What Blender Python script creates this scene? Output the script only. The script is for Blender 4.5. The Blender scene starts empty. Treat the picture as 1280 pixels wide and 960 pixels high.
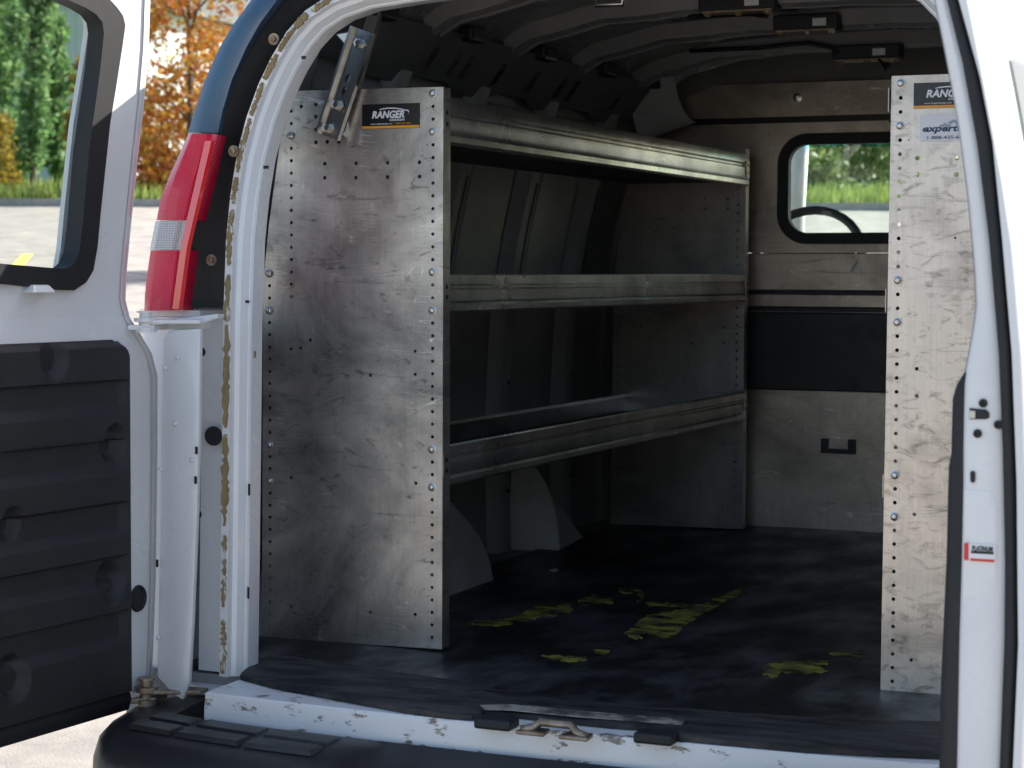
import bpy, bmesh, math, random
from mathutils import Vector, Matrix
from math import radians as R_, sin, cos, pi
random.seed(7)
S = bpy.context.scene
COL = S.collection

# ------------------------------------------------------------------ camera
CAM_F, CAM_YAW, CAM_PITCH, CAM_ROLL = 2541.26, .4052, .0547, .0043
CP = Vector((1.2861, -3.6811, 1.463))
cF = Vector((-sin(CAM_YAW)*cos(CAM_PITCH), cos(CAM_YAW)*cos(CAM_PITCH), -sin(CAM_PITCH)))
_r = Vector((cos(CAM_YAW), sin(CAM_YAW), 0)); _u = _r.cross(cF)
cR = _r*cos(CAM_ROLL)+_u*sin(CAM_ROLL); cU = -_r*sin(CAM_ROLL)+_u*cos(CAM_ROLL)
cam = bpy.data.objects.new('camera', bpy.data.cameras.new('camera')); COL.objects.link(cam)
m = Matrix.Identity(4)
for i, v in enumerate((cR, cU, -cF)):
    for k in range(3): m[k][i] = v[k]
cam.matrix_world = Matrix.Translation(CP) @ m
cam.data.sensor_width = 36; cam.data.lens = CAM_F/1280*36
cam.data.clip_start = .05; cam.data.clip_end = 3000
cam.data.dof.use_dof = True; cam.data.dof.focus_distance = 4.05; cam.data.dof.aperture_fstop = 10
S.camera = cam
# ------------------------------------------------------------------ light
SUN_EL, SUN_AZ = R_(40), math.atan2(.83, .55)          # azimuth measured from +X towards +Y
W = bpy.data.worlds.new('World'); S.world = W; W.use_nodes = True
nt = W.node_tree; bg = nt.nodes['Background']
sk = nt.nodes.new('ShaderNodeTexSky'); sk.sky_type = 'NISHITA'; sk.sun_disc = False
sk.sun_elevation = SUN_EL; sk.sun_rotation = pi/2-SUN_AZ; sk.air_density = 1.0; sk.dust_density = 2.5
nt.links.new(sk.outputs[0], bg.inputs[0]); bg.inputs[1].default_value = .095
sun = bpy.data.objects.new('sun', bpy.data.lights.new('sun', 'SUN')); COL.objects.link(sun)
sun.data.energy = 5.0; sun.data.angle = R_(.53); sun.data.color = (1, .95, .87)
sd = Vector((cos(SUN_EL)*cos(SUN_AZ), cos(SUN_EL)*sin(SUN_AZ), sin(SUN_EL)))
sun.rotation_euler = sd.to_track_quat('Z', 'Y').to_euler(); sun.location = sd*40
S.view_settings.view_transform = 'Standard'; S.view_settings.look = 'None'
S.view_settings.gamma = 1; S.view_settings.use_curve_mapping = False
S.view_settings.exposure = 1.65

# ------------------------------------------------------------------ helpers
def ray(px, py): return cF + cR*((px-640)/CAM_F) - cU*((py-480)/CAM_F)
def at(px, py, X=None, Y=None, Z=None):
    d = ray(px, py)
    if X is not None: t = (X-CP.x)/d.x
    elif Y is not None: t = (Y-CP.y)/d.y
    else: t = (Z-CP.z)/d.z
    return CP + d*t
def lerp_tab(tab, v):
    if v <= tab[0][0]: return tab[0][1]
    for (a, b), (c, d) in zip(tab, tab[1:]):
        if v <= c: return b+(d-b)*(v-a)/(c-a)
    return tab[-1][1]

def material(name, col, rough=.5, metal=0., var=.0, vscale=8., bump=0., bscale=60., coat=0., col2=None, stretch=(1,1,1), rvar=0., spec=.5, trans=0., thr=None):
    mt = bpy.data.materials.new(name); mt.use_nodes = True
    n = mt.node_tree.nodes; l = mt.node_tree.links; p = n['Principled BSDF']
    p.inputs['Roughness'].default_value = rough; p.inputs['Metallic'].default_value = metal
    p.inputs['Coat Weight'].default_value = coat; p.inputs['Coat Roughness'].default_value = .08
    p.inputs['Specular IOR Level'].default_value = spec; p.inputs['Transmission Weight'].default_value = trans
    p.inputs['Base Color'].default_value = (*col, 1)
    tc = n.new('ShaderNodeTexCoord'); mp = n.new('ShaderNodeMapping'); mp.inputs['Scale'].default_value = stretch
    l.new(tc.outputs['Object'], mp.inputs[0])
    if col2 or var:
        ns = n.new('ShaderNodeTexNoise'); ns.inputs['Scale'].default_value = vscale; ns.inputs['Detail'].default_value = 8; ns.inputs['Roughness'].default_value = .65
        l.new(mp.outputs[0], ns.inputs['Vector'])
        rp = n.new('ShaderNodeValToRGB')
        a, b = thr or (.3, .7)
        rp.color_ramp.elements[0].position = a; rp.color_ramp.elements[1].position = b
        c2 = col2 or tuple(c*(1-var) for c in col)
        rp.color_ramp.elements[0].color = (*c2, 1); rp.color_ramp.elements[1].color = (*col, 1)
        l.new(ns.outputs['Fac'], rp.inputs[0]); l.new(rp.outputs[0], p.inputs['Base Color'])
        if rvar:
            mr = n.new('ShaderNodeMapRange'); mr.inputs['From Min'].default_value = .3; mr.inputs['From Max'].default_value = .7
            mr.inputs['To Min'].default_value = rough+rvar; mr.inputs['To Max'].default_value = max(.02, rough-rvar)
            l.new(ns.outputs['Fac'], mr.inputs[0]); l.new(mr.outputs[0], p.inputs['Roughness'])
    if bump:
        nb = n.new('ShaderNodeTexNoise'); nb.inputs['Scale'].default_value = bscale; nb.inputs['Detail'].default_value = 4
        l.new(mp.outputs[0], nb.inputs['Vector'])
        bp = n.new('ShaderNodeBump'); bp.inputs['Strength'].default_value = bump; bp.inputs['Distance'].default_value = .004
        l.new(nb.outputs['Fac'], bp.inputs['Height']); l.new(bp.outputs[0], p.inputs['Normal'])
    return mt

def aluminium(name, base, smudge, sm_lo, sm_hi, rough, scratch=1., rub=0., soft=0.):
    """worn mill-finish sheet: soft dark smears, fine vertical brushing, pale scratches"""
    mt = bpy.data.materials.new(name); mt.use_nodes = True
    n = mt.node_tree.nodes; l = mt.node_tree.links; p = n['Principled BSDF']
    p.inputs['Metallic'].default_value = .92
    tc = n.new('ShaderNodeTexCoord')
    def noise(scale, st, det=6, dist=0.):
        mp = n.new('ShaderNodeMapping'); mp.inputs['Scale'].default_value = st; l.new(tc.outputs['Object'], mp.inputs[0])
        t = n.new('ShaderNodeTexNoise'); t.inputs['Scale'].default_value = scale; t.inputs['Detail'].default_value = det
        t.inputs['Roughness'].default_value = .65; t.inputs['Distortion'].default_value = dist
        l.new(mp.outputs[0], t.inputs['Vector']); return t.outputs['Fac']
    def ramp(src, a, b, ca, cb):
        r = n.new('ShaderNodeValToRGB'); r.color_ramp.elements[0].position = a; r.color_ramp.elements[1].position = b
        r.color_ramp.elements[0].color = (*ca, 1); r.color_ramp.elements[1].color = (*cb, 1); l.new(src, r.inputs[0]); return r.outputs[0]
    def mix(fac, a, b, mode='MIX'):
        x = n.new('ShaderNodeMix'); x.data_type = 'RGBA'; x.blend_type = mode
        if isinstance(fac, float): x.inputs[0].default_value = fac
        else: l.new(fac, x.inputs[0])
        l.new(a, x.inputs[6]); l.new(b, x.inputs[7]); return x.outputs[2]
    c = ramp(noise(3.2, (1, 1, 1.3), 9, .6), sm_lo, sm_hi, smudge, base)
    fine = ramp(noise(170, (1, 1, .05), 3), .3, .7, (.84, .84, .84), (1, 1, 1))                # grain of the sheet
    c = mix(.8, c, fine, 'MULTIPLY')
    bl = ramp(noise(16, (1.5, 1, 3.0), 7, 1.0), .27+rub, .36+rub+soft, (.26, .25, .24), (1, 1, 1))  # dark rub marks
    c = mix(.75, c, bl, 'MULTIPLY')
    ar = ramp(noise(2.6, (.8, 1, 10), 7, .8), .30, .38, (.45, .45, .45), (1, 1, 1))            # long sideways scuffs
    c = mix(.7, c, ar, 'MULTIPLY')
    def lines(scale, st, wd, lo, hi, msc, ang):
        r = n.new('ShaderNodeValToRGB'); e = r.color_ramp.elements
        e[0].position = .5-wd; e[0].color = (0, 0, 0, 1); e[1].position = .5+wd; e[1].color = (0, 0, 0, 1); x = e.new(.5); x.color = (1, 1, 1, 1)
        mp = n.new('ShaderNodeMapping'); mp.vector_type = 'TEXTURE'; mp.inputs['Rotation'].default_value = (0, ang, 0); mp.inputs['Scale'].default_value = tuple(1/q for q in st); l.new(tc.outputs['Object'], mp.inputs[0])
        t = n.new('ShaderNodeTexNoise'); t.inputs['Scale'].default_value = scale; t.inputs['Detail'].default_value = 0; l.new(mp.outputs[0], t.inputs['Vector']); l.new(t.outputs['Fac'], r.inputs[0])
        mm = n.new('ShaderNodeMath'); mm.operation = 'MULTIPLY'; l.new(r.outputs[0], mm.inputs[0]); l.new(ramp(noise(msc, (1, 1, 1.6), 3), lo, hi, (0, 0, 0), (1, 1, 1)), mm.inputs[1])
        return mm.outputs[0]
    w = n.new('ShaderNodeRGB'); w.outputs[0].default_value = (1, .98, .95, 1)
    d = n.new('ShaderNodeRGB'); d.outputs[0].default_value = (.12, .12, .12, 1)
    for src, colr, k in ((lines(5, (1, 1, 16), .016, .56, .63, 7, .10), w, .75*scratch), (lines(5, (1, 1, 14), .013, .57, .64, 5.3, -.45), w, .65*scratch),
                         (lines(4, (1, 1, 18), .013, .56, .64, 4.1, -.06), d, .6), (lines(5, (14, 1, 1), .012, .58, .65, 6.7, .25), w, .55*scratch), (lines(6, (1, 1, 15), .015, .60, .66, 8.3, .7), d, .5)):
        sf = n.new('ShaderNodeMath'); sf.operation = 'MULTIPLY'; sf.inputs[1].default_value = k; sf.use_clamp = True
        l.new(src, sf.inputs[0]); c = mix(sf.outputs[0], c, colr.outputs[0])
    l.new(c, p.inputs['Base Color'])
    rr = n.new('ShaderNodeMapRange'); rr.inputs['From Min'].default_value = .3; rr.inputs['From Max'].default_value = .7
    rr.inputs['To Min'].default_value = rough+.1; rr.inputs['To Max'].default_value = rough-.08
    l.new(noise(5, (1, 1, .5), 8), rr.inputs[0]); l.new(rr.outputs[0], p.inputs['Roughness'])
    bp = n.new('ShaderNodeBump'); bp.inputs['Strength'].default_value = .12; bp.inputs['Distance'].default_value = .003
    l.new(noise(40, (1, 1, .15), 4), bp.inputs['Height']); l.new(bp.outputs[0], p.inputs['Normal'])
    return mt

def foliage(name, c1, c2, c3, transl=.35):
    mt = bpy.data.materials.new(name); mt.use_nodes = True
    n = mt.node_tree.nodes; l = mt.node_tree.links; p = n['Principled BSDF']; out = n['Material Output']
    g = n.new('ShaderNodeNewGeometry'); rp = n.new('ShaderNodeValToRGB')
    rp.color_ramp.elements[0].color = (*c1, 1); rp.color_ramp.elements[1].color = (*c3, 1)
    e = rp.color_ramp.elements.new(.5); e.color = (*c2, 1)
    l.new(g.outputs['Random Per Island'], rp.inputs[0]); l.new(rp.outputs[0], p.inputs['Base Color']); p.inputs['Roughness'].default_value = .55
    t = n.new('ShaderNodeBsdfTranslucent'); l.new(rp.outputs[0], t.inputs[0]); mx = n.new('ShaderNodeMixShader'); mx.inputs[0].default_value = transl
    l.new(p.outputs[0], mx.inputs[1]); l.new(t.outputs[0], mx.inputs[2]); l.new(mx.outputs[0], out.inputs[0])
    return mt

def glass(name, tint, rough=.0):
    mt = bpy.data.materials.new(name); mt.use_nodes = True
    n = mt.node_tree.nodes; l = mt.node_tree.links; n.remove(n['Principled BSDF']); out = n['Material Output']
    t = n.new('ShaderNodeBsdfTransparent'); t.inputs[0].default_value = (*tint, 1)
    g = n.new('ShaderNodeBsdfGlossy'); g.inputs['Roughness'].default_value = rough
    ge = n.new('ShaderNodeNewGeometry'); dt = n.new('ShaderNodeVectorMath'); dt.operation = 'DOT_PRODUCT'
    l.new(ge.outputs['Normal'], dt.inputs[0]); l.new(ge.outputs['Incoming'], dt.inputs[1])
    def mth(op, a_, b_=None):
        x = n.new('ShaderNodeMath'); x.operation = op; l.new(a_, x.inputs[0])
        if b_ is not None: x.inputs[1].default_value = b_
        return x.outputs[0]
    sub = n.new('ShaderNodeMath'); sub.operation = 'SUBTRACT'; sub.inputs[0].default_value = 1; l.new(mth('ABSOLUTE', dt.outputs['Value']), sub.inputs[1])
    fr = n.new('ShaderNodeMath'); fr.operation = 'MULTIPLY_ADD'; l.new(mth('POWER', sub.outputs[0], 5.), fr.inputs[0]); fr.inputs[1].default_value = .93; fr.inputs[2].default_value = .045
    mx = n.new('ShaderNodeMixShader')
    l.new(fr.outputs[0], mx.inputs[0]); l.new(t.outputs[0], mx.inputs[1]); l.new(g.outputs[0], mx.inputs[2]); l.new(mx.outputs[0], out.inputs[0])
    return mt

def lens_mat(name, hi, lo):                # moulded prism pattern under a glossy face
    mt = bpy.data.materials.new(name); mt.use_nodes = True
    n = mt.node_tree.nodes; l = mt.node_tree.links; p = n['Principled BSDF']; p.inputs['Roughness'].default_value = .22
    p.inputs['Coat Weight'].default_value = .45; p.inputs['Coat Roughness'].default_value = .03
    tc = n.new('ShaderNodeTexCoord'); hs = []
    for ax in ('X', 'Z'):
        w = n.new('ShaderNodeTexWave'); w.wave_type = 'BANDS'; w.bands_direction = ax; w.inputs['Scale'].default_value = 95; l.new(tc.outputs['Object'], w.inputs['Vector']); hs.append(w.outputs['Fac'])
    mu = n.new('ShaderNodeMath'); mu.operation = 'MULTIPLY'; l.new(hs[0], mu.inputs[0]); l.new(hs[1], mu.inputs[1])
    rp = n.new('ShaderNodeValToRGB'); rp.color_ramp.elements[0].color = (*lo, 1); rp.color_ramp.elements[1].color = (*hi, 1); rp.color_ramp.elements[1].position = .45
    l.new(mu.outputs[0], rp.inputs[0]); l.new(rp.outputs[0], p.inputs['Base Color'])
    bp = n.new('ShaderNodeBump'); bp.inputs['Strength'].default_value = .5; bp.inputs['Distance'].default_value = .002; l.new(mu.outputs[0], bp.inputs['Height']); l.new(bp.outputs[0], p.inputs['Normal'])
    return mt

def foam(name):                            # torn remains: ragged where the noise runs out
    mt = material(name, (.40, .36, .05), .8, col2=(.10, .095, .03), vscale=15, thr=(.40, .62), bump=.6, bscale=90)
    n = mt.node_tree.nodes; l = mt.node_tree.links
    t = n.new('ShaderNodeTexNoise'); t.inputs['Scale'].default_value = 17; t.inputs['Detail'].default_value = 9; t.inputs['Roughness'].default_value = .7
    mp = n.new('ShaderNodeMapping'); mp.inputs['Scale'].default_value = (.7, 1.5, 1); l.new(n['Texture Coordinate'].outputs['Object'], mp.inputs[0]); l.new(mp.outputs[0], t.inputs['Vector'])
    r = n.new('ShaderNodeValToRGB'); r.color_ramp.elements[0].position = .44; r.color_ramp.elements[1].position = .50
    l.new(t.outputs['Fac'], r.inputs[0]); l.new(r.outputs[0], n['Principled BSDF'].inputs['Alpha']); return mt
M = dict(
 white=material('white_paint', (.80, .80, .795), .30, coat=.8, var=.10, vscale=4, rvar=.08, bump=.04, bscale=10),
 white_dirty=material('worn_white_paint', (.78, .775, .76), .42, col2=(.22, .19, .15), vscale=26, thr=(.375, .43), stretch=(.7, 1, 1.6), bump=.15, bscale=50),
 blue=material('blue_paint', (.012, .062, .125), .4, coat=.25, var=.2, vscale=30),
 black=material('black_plastic', (.018, .019, .021), .5, var=.3, vscale=30, bump=.25, bscale=300),
 black_soft=material('black_rubber', (.014, .015, .017), .6, var=.3, vscale=40),
 trim=material('grained_black_trim', (.020, .0205, .022), .48, var=.35, vscale=9, bump=.5, bscale=420, spec=.45),
 bumper=material('weathered_bumper_plastic', (.026, .026, .027), .42, col2=(.012, .012, .013), vscale=6, rvar=.1, bump=.15, bscale=120),
 bumper_low=material('dusty_bumper_skin', (.30, .28, .25), .35, var=.3, vscale=7, metal=.5),
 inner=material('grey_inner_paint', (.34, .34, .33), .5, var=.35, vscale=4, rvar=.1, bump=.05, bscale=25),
 rail=material('dark_inner_rail', (.14, .142, .14), .55, var=.35, vscale=6),
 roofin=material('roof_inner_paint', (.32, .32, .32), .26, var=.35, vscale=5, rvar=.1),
 arch=material('pale_wheel_arch', (.60, .61, .61), .55, col2=(.44, .42, .39), vscale=4, thr=(.34, .60), bump=.2, bscale=60),
 alu=aluminium('worn_aluminium_panel', (.86, .80, .735), (.30, .285, .27), .36, .66, .34, 1., .03, .03),
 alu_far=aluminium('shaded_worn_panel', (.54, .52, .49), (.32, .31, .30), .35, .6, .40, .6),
 alu_r=aluminium('scuffed_aluminium_panel', (.76, .665, .575), (.44, .385, .335), .30, .50, .42, .35, .02, .10),
 shelf=aluminium('shelf_aluminium', (.58, .56, .53), (.30, .29, .275), .35, .6, .33),
 pan=material('dark_shelf_pan', (.10, .095, .09), .6, .6, var=.4, vscale=9),
 part=aluminium('partition_aluminium', (.62, .54, .45), (.34, .295, .25), .35, .62, .40),
 part_dark=material('black_partition_panel', (.012, .012, .013), .45, var=.4, vscale=14, rvar=.1),
 steel=material('zinc_steel', (.62, .61, .58), .3, 1., var=.2, vscale=40),
 hinge=material('stained_hinge_steel', (.42, .36, .28), .45, .8, col2=(.16, .10, .06), vscale=40),
 mat=material('worn_rubber_mat', (.13, .135, .145), .44, col2=(.010, .011, .012), vscale=4.2, thr=(.46, .78), stretch=(1.5, .8, 1), rvar=.14, bump=.5, bscale=9, spec=.4),
 strip=material('scuffed_threshold_rubber', (.085, .083, .078), .6, col2=(.016, .016, .017), vscale=8, thr=(.40, .70), stretch=(1, 3.5, 1), bump=.6, bscale=40, spec=.3),
 yellow=foam('yellow_foam'),
 hinge_dust=material('worn_dusty_paint', (.36, .325, .27), .8, col2=(.06, .055, .05), vscale=20, thr=(.40, .56)),
 glue=material('dried_adhesive', (.27, .195, .09), .75, col2=(.66, .64, .58), vscale=38, thr=(.38, .43), stretch=(1, 1, .45), bump=1., bscale=130),
 red=lens_mat('red_lens', (.86, .012, .075), (.66, .006, .045)),
 red2=material('bright_red_lens', (.90, .03, .03), .12, coat=1.),
 clear=lens_mat('clear_ribbed_lens', (.86, .86, .86), (.38, .38, .40)),
 sticker_black=material('black_sticker', (.012, .012, .013), .3),
 sticker_white=material('white_sticker', (.80, .80, .80), .4),
 sticker_grey=material('grey_sticker_ink', (.32, .38, .44), .4),
 sticker_navy=material('navy_sticker_ink', (.02, .06, .14), .4),
 sticker_red=material('red_sticker_ink', (.65, .04, .03), .4),
 orange=material('orange_sticker', (.85, .35, .02), .4),
 glass=glass('clear_glass', (.88, .93, .91)), glass_cab=glass('windshield_glass', (.86, .95, .92)), glass_band=glass('tinted_glass_band', (.20, .62, .72)),
 glass_dark=glass('privacy_glass', (.10, .12, .12)),
 asphalt=material('asphalt', (.27, .25, .225), .9, col2=(.13, .12, .11), vscale=2.2, thr=(.30, .68), bump=.8, bscale=90),
 kerb=material('kerb_concrete', (.36, .35, .33), .9, var=.3, vscale=3),
 grass=foliage('grass_blades', (.14, .20, .03), (.19, .26, .05), (.30, .34, .10), .4),
 lawn=material('lawn_soil', (.10, .16, .03), .95, var=.4, vscale=2),
 linepaint=material('yellow_line_paint', (.60, .46, .08), .8, var=.3, vscale=5),
 poplar=foliage('poplar_leaves', (.08, .18, .05), (.18, .33, .12), (.36, .48, .24), .5),
 green=foliage('green_leaves', (.10, .16, .05), (.20, .28, .08), (.38, .42, .16), .5),
 autumn=foliage('autumn_leaves', (.32, .07, .03), (.50, .20, .03), (.52, .40, .07), .45),
 gold=foliage('golden_leaves', (.24, .17, .03), (.40, .26, .03), (.30, .30, .07), .45),
 bark=material('bark', (.10, .08, .06), .9, var=.4, vscale=20, bump=.6, bscale=40),
 wallmetal=material('ribbed_wall_sheet', (.50, .56, .55), .6, var=.1, vscale=2),
 roofmetal=material('dark_roof_sheet', (.10, .12, .13), .5, var=.2, vscale=2),
 tyre=material('tyre_rubber', (.02, .02, .02), .8, bump=.3, bscale=80),
)

def put(name, me, mat, parent=None, smooth=0, kind=None, loc=None):
    o = bpy.data.objects.new(name, me); COL.objects.link(o)
    if mat is not None and not me.materials: me.materials.append(M[mat] if isinstance(mat, str) else mat)
    if smooth:
        for p in me.polygons: p.use_smooth = True
        if smooth != 1 and hasattr(me, 'set_sharp_from_angle'): me.set_sharp_from_angle(angle=R_(smooth))
    if parent:
        o.parent = parent
        if parent.parent is None: o.matrix_parent_inverse = Matrix.Translation(-parent.location)
    if loc is not None: o.location = loc
    if kind: o['kind'] = kind
    return o
def mesh(name, verts, faces):
    me = bpy.data.meshes.new(name); me.from_pydata([tuple(v) for v in verts], [], faces); me.update(); return me
def thing(name, label, cat, loc=(0, 0, 0), group=None):
    o = bpy.data.objects.new(name, None); COL.objects.link(o); o.location = loc; o.empty_display_size = .1
    return tag(o, label, cat, group)
def tag(o, label, cat, group=None):
    o['label'] = label; o['category'] = cat
    if group: o['group'] = group
    return o

class B:                                   # collects shapes into one bmesh
    def __init__(s): s.b = bmesh.new()
    def add(s, verts, faces):
        vs = [s.b.verts.new(v) for v in verts]
        for f in faces:
            try: s.b.faces.new([vs[i] for i in f])
            except ValueError: pass
        return s
    def box(s, x0, x1, y0, y1, z0, z1):
        v = [(x, y, z) for x in (x0, x1) for y in (y0, y1) for z in (z0, z1)]
        return s.add(v, [(0, 1, 3, 2), (4, 6, 7, 5), (0, 4, 5, 1), (2, 3, 7, 6), (0, 2, 6, 4), (1, 5, 7, 3)])
    def loft(s, rings, closed=True, caps=True):
        n = len(rings[0]); vs = [[s.b.verts.new(v) for v in r] for r in rings]
        for a, b in zip(vs, vs[1:]):
            for i in range(n if closed else n-1):
                j = (i+1) % n
                try: s.b.faces.new((a[i], a[j], b[j], b[i]))
                except ValueError: pass
        if closed and caps: s.b.faces.new(vs[0][::-1]); s.b.faces.new(vs[-1])
        return s
    def prism(s, pts, d):                  # polygon points (3D) pushed along d
        d = Vector(d); a = [Vector(p) for p in pts]; return s.loft([a, [p+d for p in a]])
    def tube(s, path, r, n=10):
        path = [Vector(p) for p in path]; rings = []
        for i, p in enumerate(path):
            t = (path[min(i+1, len(path)-1)]-path[max(i-1, 0)]).normalized()
            u = t.orthogonal().normalized() if i == 0 else (u - t*u.dot(t)).normalized()
            w = t.cross(u); rr = r[i] if isinstance(r, (list, tuple)) else r
            rings.append([p+(u*cos(2*pi*k/n)+w*sin(2*pi*k/n))*rr for k in range(n)])
        return s.loft(rings)
    def lathe(s, prof, c, axis, n=24):     # profile of (radius, height) about axis at c
        ax = Vector(axis).normalized(); u = ax.orthogonal().normalized(); w = ax.cross(u); c = Vector(c)
        return s.loft([[c+ax*h+(u*cos(2*pi*k/n)+w*sin(2*pi*k/n))*max(r, 1e-5) for k in range(n)] for r, h in prof])
    def bevel(s, w, seg=2, ang=30):
        s.b.normal_update(); bmesh.ops.recalc_face_normals(s.b, faces=s.b.faces)
        e = [e for e in s.b.edges if len(e.link_faces) == 2 and e.calc_face_angle(0) > R_(ang)]
        bmesh.ops.bevel(s.b, geom=e, offset=w, segments=seg, affect='EDGES', profile=.5, clamp_overlap=True); return s
    def out(s, name, mat, parent=None, smooth=0, kind=None, me_only=False):
        bmesh.ops.recalc_face_normals(s.b, faces=s.b.faces)
        me = bpy.data.meshes.new(name); s.b.to_mesh(me); s.b.free()
        return me if me_only else put(name, me, mat, parent, smooth, kind)

def circle(cx, cy, r, n=8): return [(cx+r*cos(2*pi*k/n+.2), cy+r*sin(2*pi*k/n+.2)) for k in range(n)]
def rrect(x0, x1, y0, y1, r, n=6):
    o = []
    for cx, cy, a in ((x1-r, y1-r, 0), (x0+r, y1-r, 90), (x0+r, y0+r, 180), (x1-r, y0+r, 270)):
        o += [(cx+r*cos(R_(a+90*k/n)), cy+r*sin(R_(a+90*k/n))) for k in range(n+1)]
    return o
def sheet_mesh(outline, holes, t):         # flat sheet with real holes, local x,y, thickness t centred on z
    cu = bpy.data.curves.new('c', 'CURVE'); cu.dimensions = '2D'; cu.fill_mode = 'BOTH'; cu.extrude = t/2
    for poly in [outline]+list(holes):
        sp = cu.splines.new('POLY'); sp.points.add(len(poly)-1); sp.use_cyclic_u = True
        for q, (x, y) in zip(sp.points, poly): q.co = (x, y, 0, 1)
    o = bpy.data.objects.new('c', cu); COL.objects.link(o); bpy.context.view_layer.update()
    me = bpy.data.meshes.new_from_object(o.evaluated_get(bpy.context.evaluated_depsgraph_get()))
    bpy.data.objects.remove(o); return me
def remap(me, fn):
    for v in me.vertices: v.co = fn(*v.co)
    me.update(); return me
def sheet_xz(name, outline, holes, t, y, mat, parent, smooth=0):    # sheet in the XZ plane, front face at Y = y
    return put(name, remap(sheet_mesh(outline, holes, t), lambda a, b, c: (a, y+t/2+c, b)), mat, parent, smooth)
def text_mesh(txt, size, shear=0., bold=0., sx=1.):
    cu = bpy.data.curves.new('t', 'FONT'); cu.body = txt; cu.size = size; cu.shear = shear; cu.offset = bold; cu.extrude = .0004; cu.resolution_u = 3
    o = bpy.data.objects.new('t', cu); COL.objects.link(o); bpy.context.view_layer.update()
    me = bpy.data.meshes.new_from_object(o.evaluated_get(bpy.context.evaluated_depsgraph_get())); bpy.data.objects.remove(o)
    w = max((v.co.x for v in me.vertices), default=1); return me, w*sx
def text_xz(name, txt, x0, x1, z, h, y, mat, parent, shear=0., bold=0.):  # lettering facing -Y that fills x0..x1
    me, w = text_mesh(txt, 1, shear, bold); k = (x1-x0)/w
    return put(name, remap(me, lambda a, b, c: (x0+a*k, y-c, z+b*h)), mat, parent)

# ------------------------------------------------------------------ ground, kerb, grass
def along(x, y): return -.42*x+.9075*y
def gz(x, y):
    w = along(x, y)
    if w < 4: return 0.
    if w < 44: return .074*(w-4)*min(1, (w-4)/4)
    return .074*40+.16+.075*min(w-44, 8)+.01*max(0, w-52)
def grid_sheet(ws, ts, dz=0.):
    d = Vector((-.42, .9075)); q = Vector((.9075, .42)); vs = []; fs = []
    for w in ws:
        for t in ts:
            x, y = d.x*w+q.x*t, d.y*w+q.y*t; vs.append((x, y, gz(x, y)+dz))
    n = len(ts)
    for i in range(len(ws)-1):
        for j in range(n-1): fs.append((i*n+j, i*n+j+1, (i+1)*n+j+1, (i+1)*n+j))
    return vs, fs
TS = [-600, -200, -100, -60, -40, -20, -10, 0, 10, 20, 40, 60, 100, 200, 600]
put('parking_lot', mesh('g', *grid_sheet([-600, -200, -60, -20, -5, 0, 4, 5, 6, 7, 8, 12, 20, 30, 40, 43.99], TS)), 'asphalt', kind='structure')
put('lawn', mesh('g', *grid_sheet([44.2, 52, 60, 100, 300, 900], TS)), 'lawn', kind='structure')
b = B()
vs, fs = grid_sheet([43.9, 43.901, 44.25], TS); vs = [(x, y, (gz(x, y) if along(x, y) >= 44 else 3.12+.02)+(0 if i >= len(TS) else -.3)) for i, (x, y, z) in enumerate(vs)]
put('kerb', b.add(vs, fs).out('kerb', 'kerb', me_only=True), 'kerb', kind='structure')
def wt(w, t): return Vector((-.42*w+.9075*t, .9075*w+.42*t, 0))
def on_w(px, w):                           # point on the ground seen in column px at range w
    d = ray(px, 300); k = (w-along(CP.x, CP.y))/along(d.x, d.y); p = CP+d*k; return Vector((p.x, p.y, gz(p.x, p.y)))
# grass
vs = []; fs = []
for i in range(26000):
    p = wt(44.3+random.random()**1.6*16, random.uniform(-24, 34)); z = gz(p.x, p.y); h = random.uniform(.10, .42); a = random.random()*pi
    dx, dy = cos(a)*.035, sin(a)*.035; k = len(vs); lx, ly = random.uniform(-.08, .08), random.uniform(-.08, .08)
    vs += [(p.x-dx, p.y-dy, z-.02), (p.x+dx, p.y+dy, z-.02), (p.x+lx, p.y+ly, z+h)]; fs.append((k, k+1, k+2))
tag(put('grass', mesh('grass', vs, fs), 'grass', kind='stuff'), 'bright green grass verge behind the kerb', 'grass')
# painted bay lines
for n_, (px, w0, w1) in enumerate(((-40, 17, 27), (330, 17, 27))):
    a, c = on_w(px, w0), on_w(px+75, w1); q = Vector((.08, .03, 0))
    put('bay_line', mesh('l', [a-q+Vector((0, 0, .012)), a+q+Vector((0, 0, .012)), c+q+Vector((0, 0, .012)), c-q+Vector((0, 0, .012))], [(0, 1, 2, 3)]), 'linepaint', kind='structure')

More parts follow.
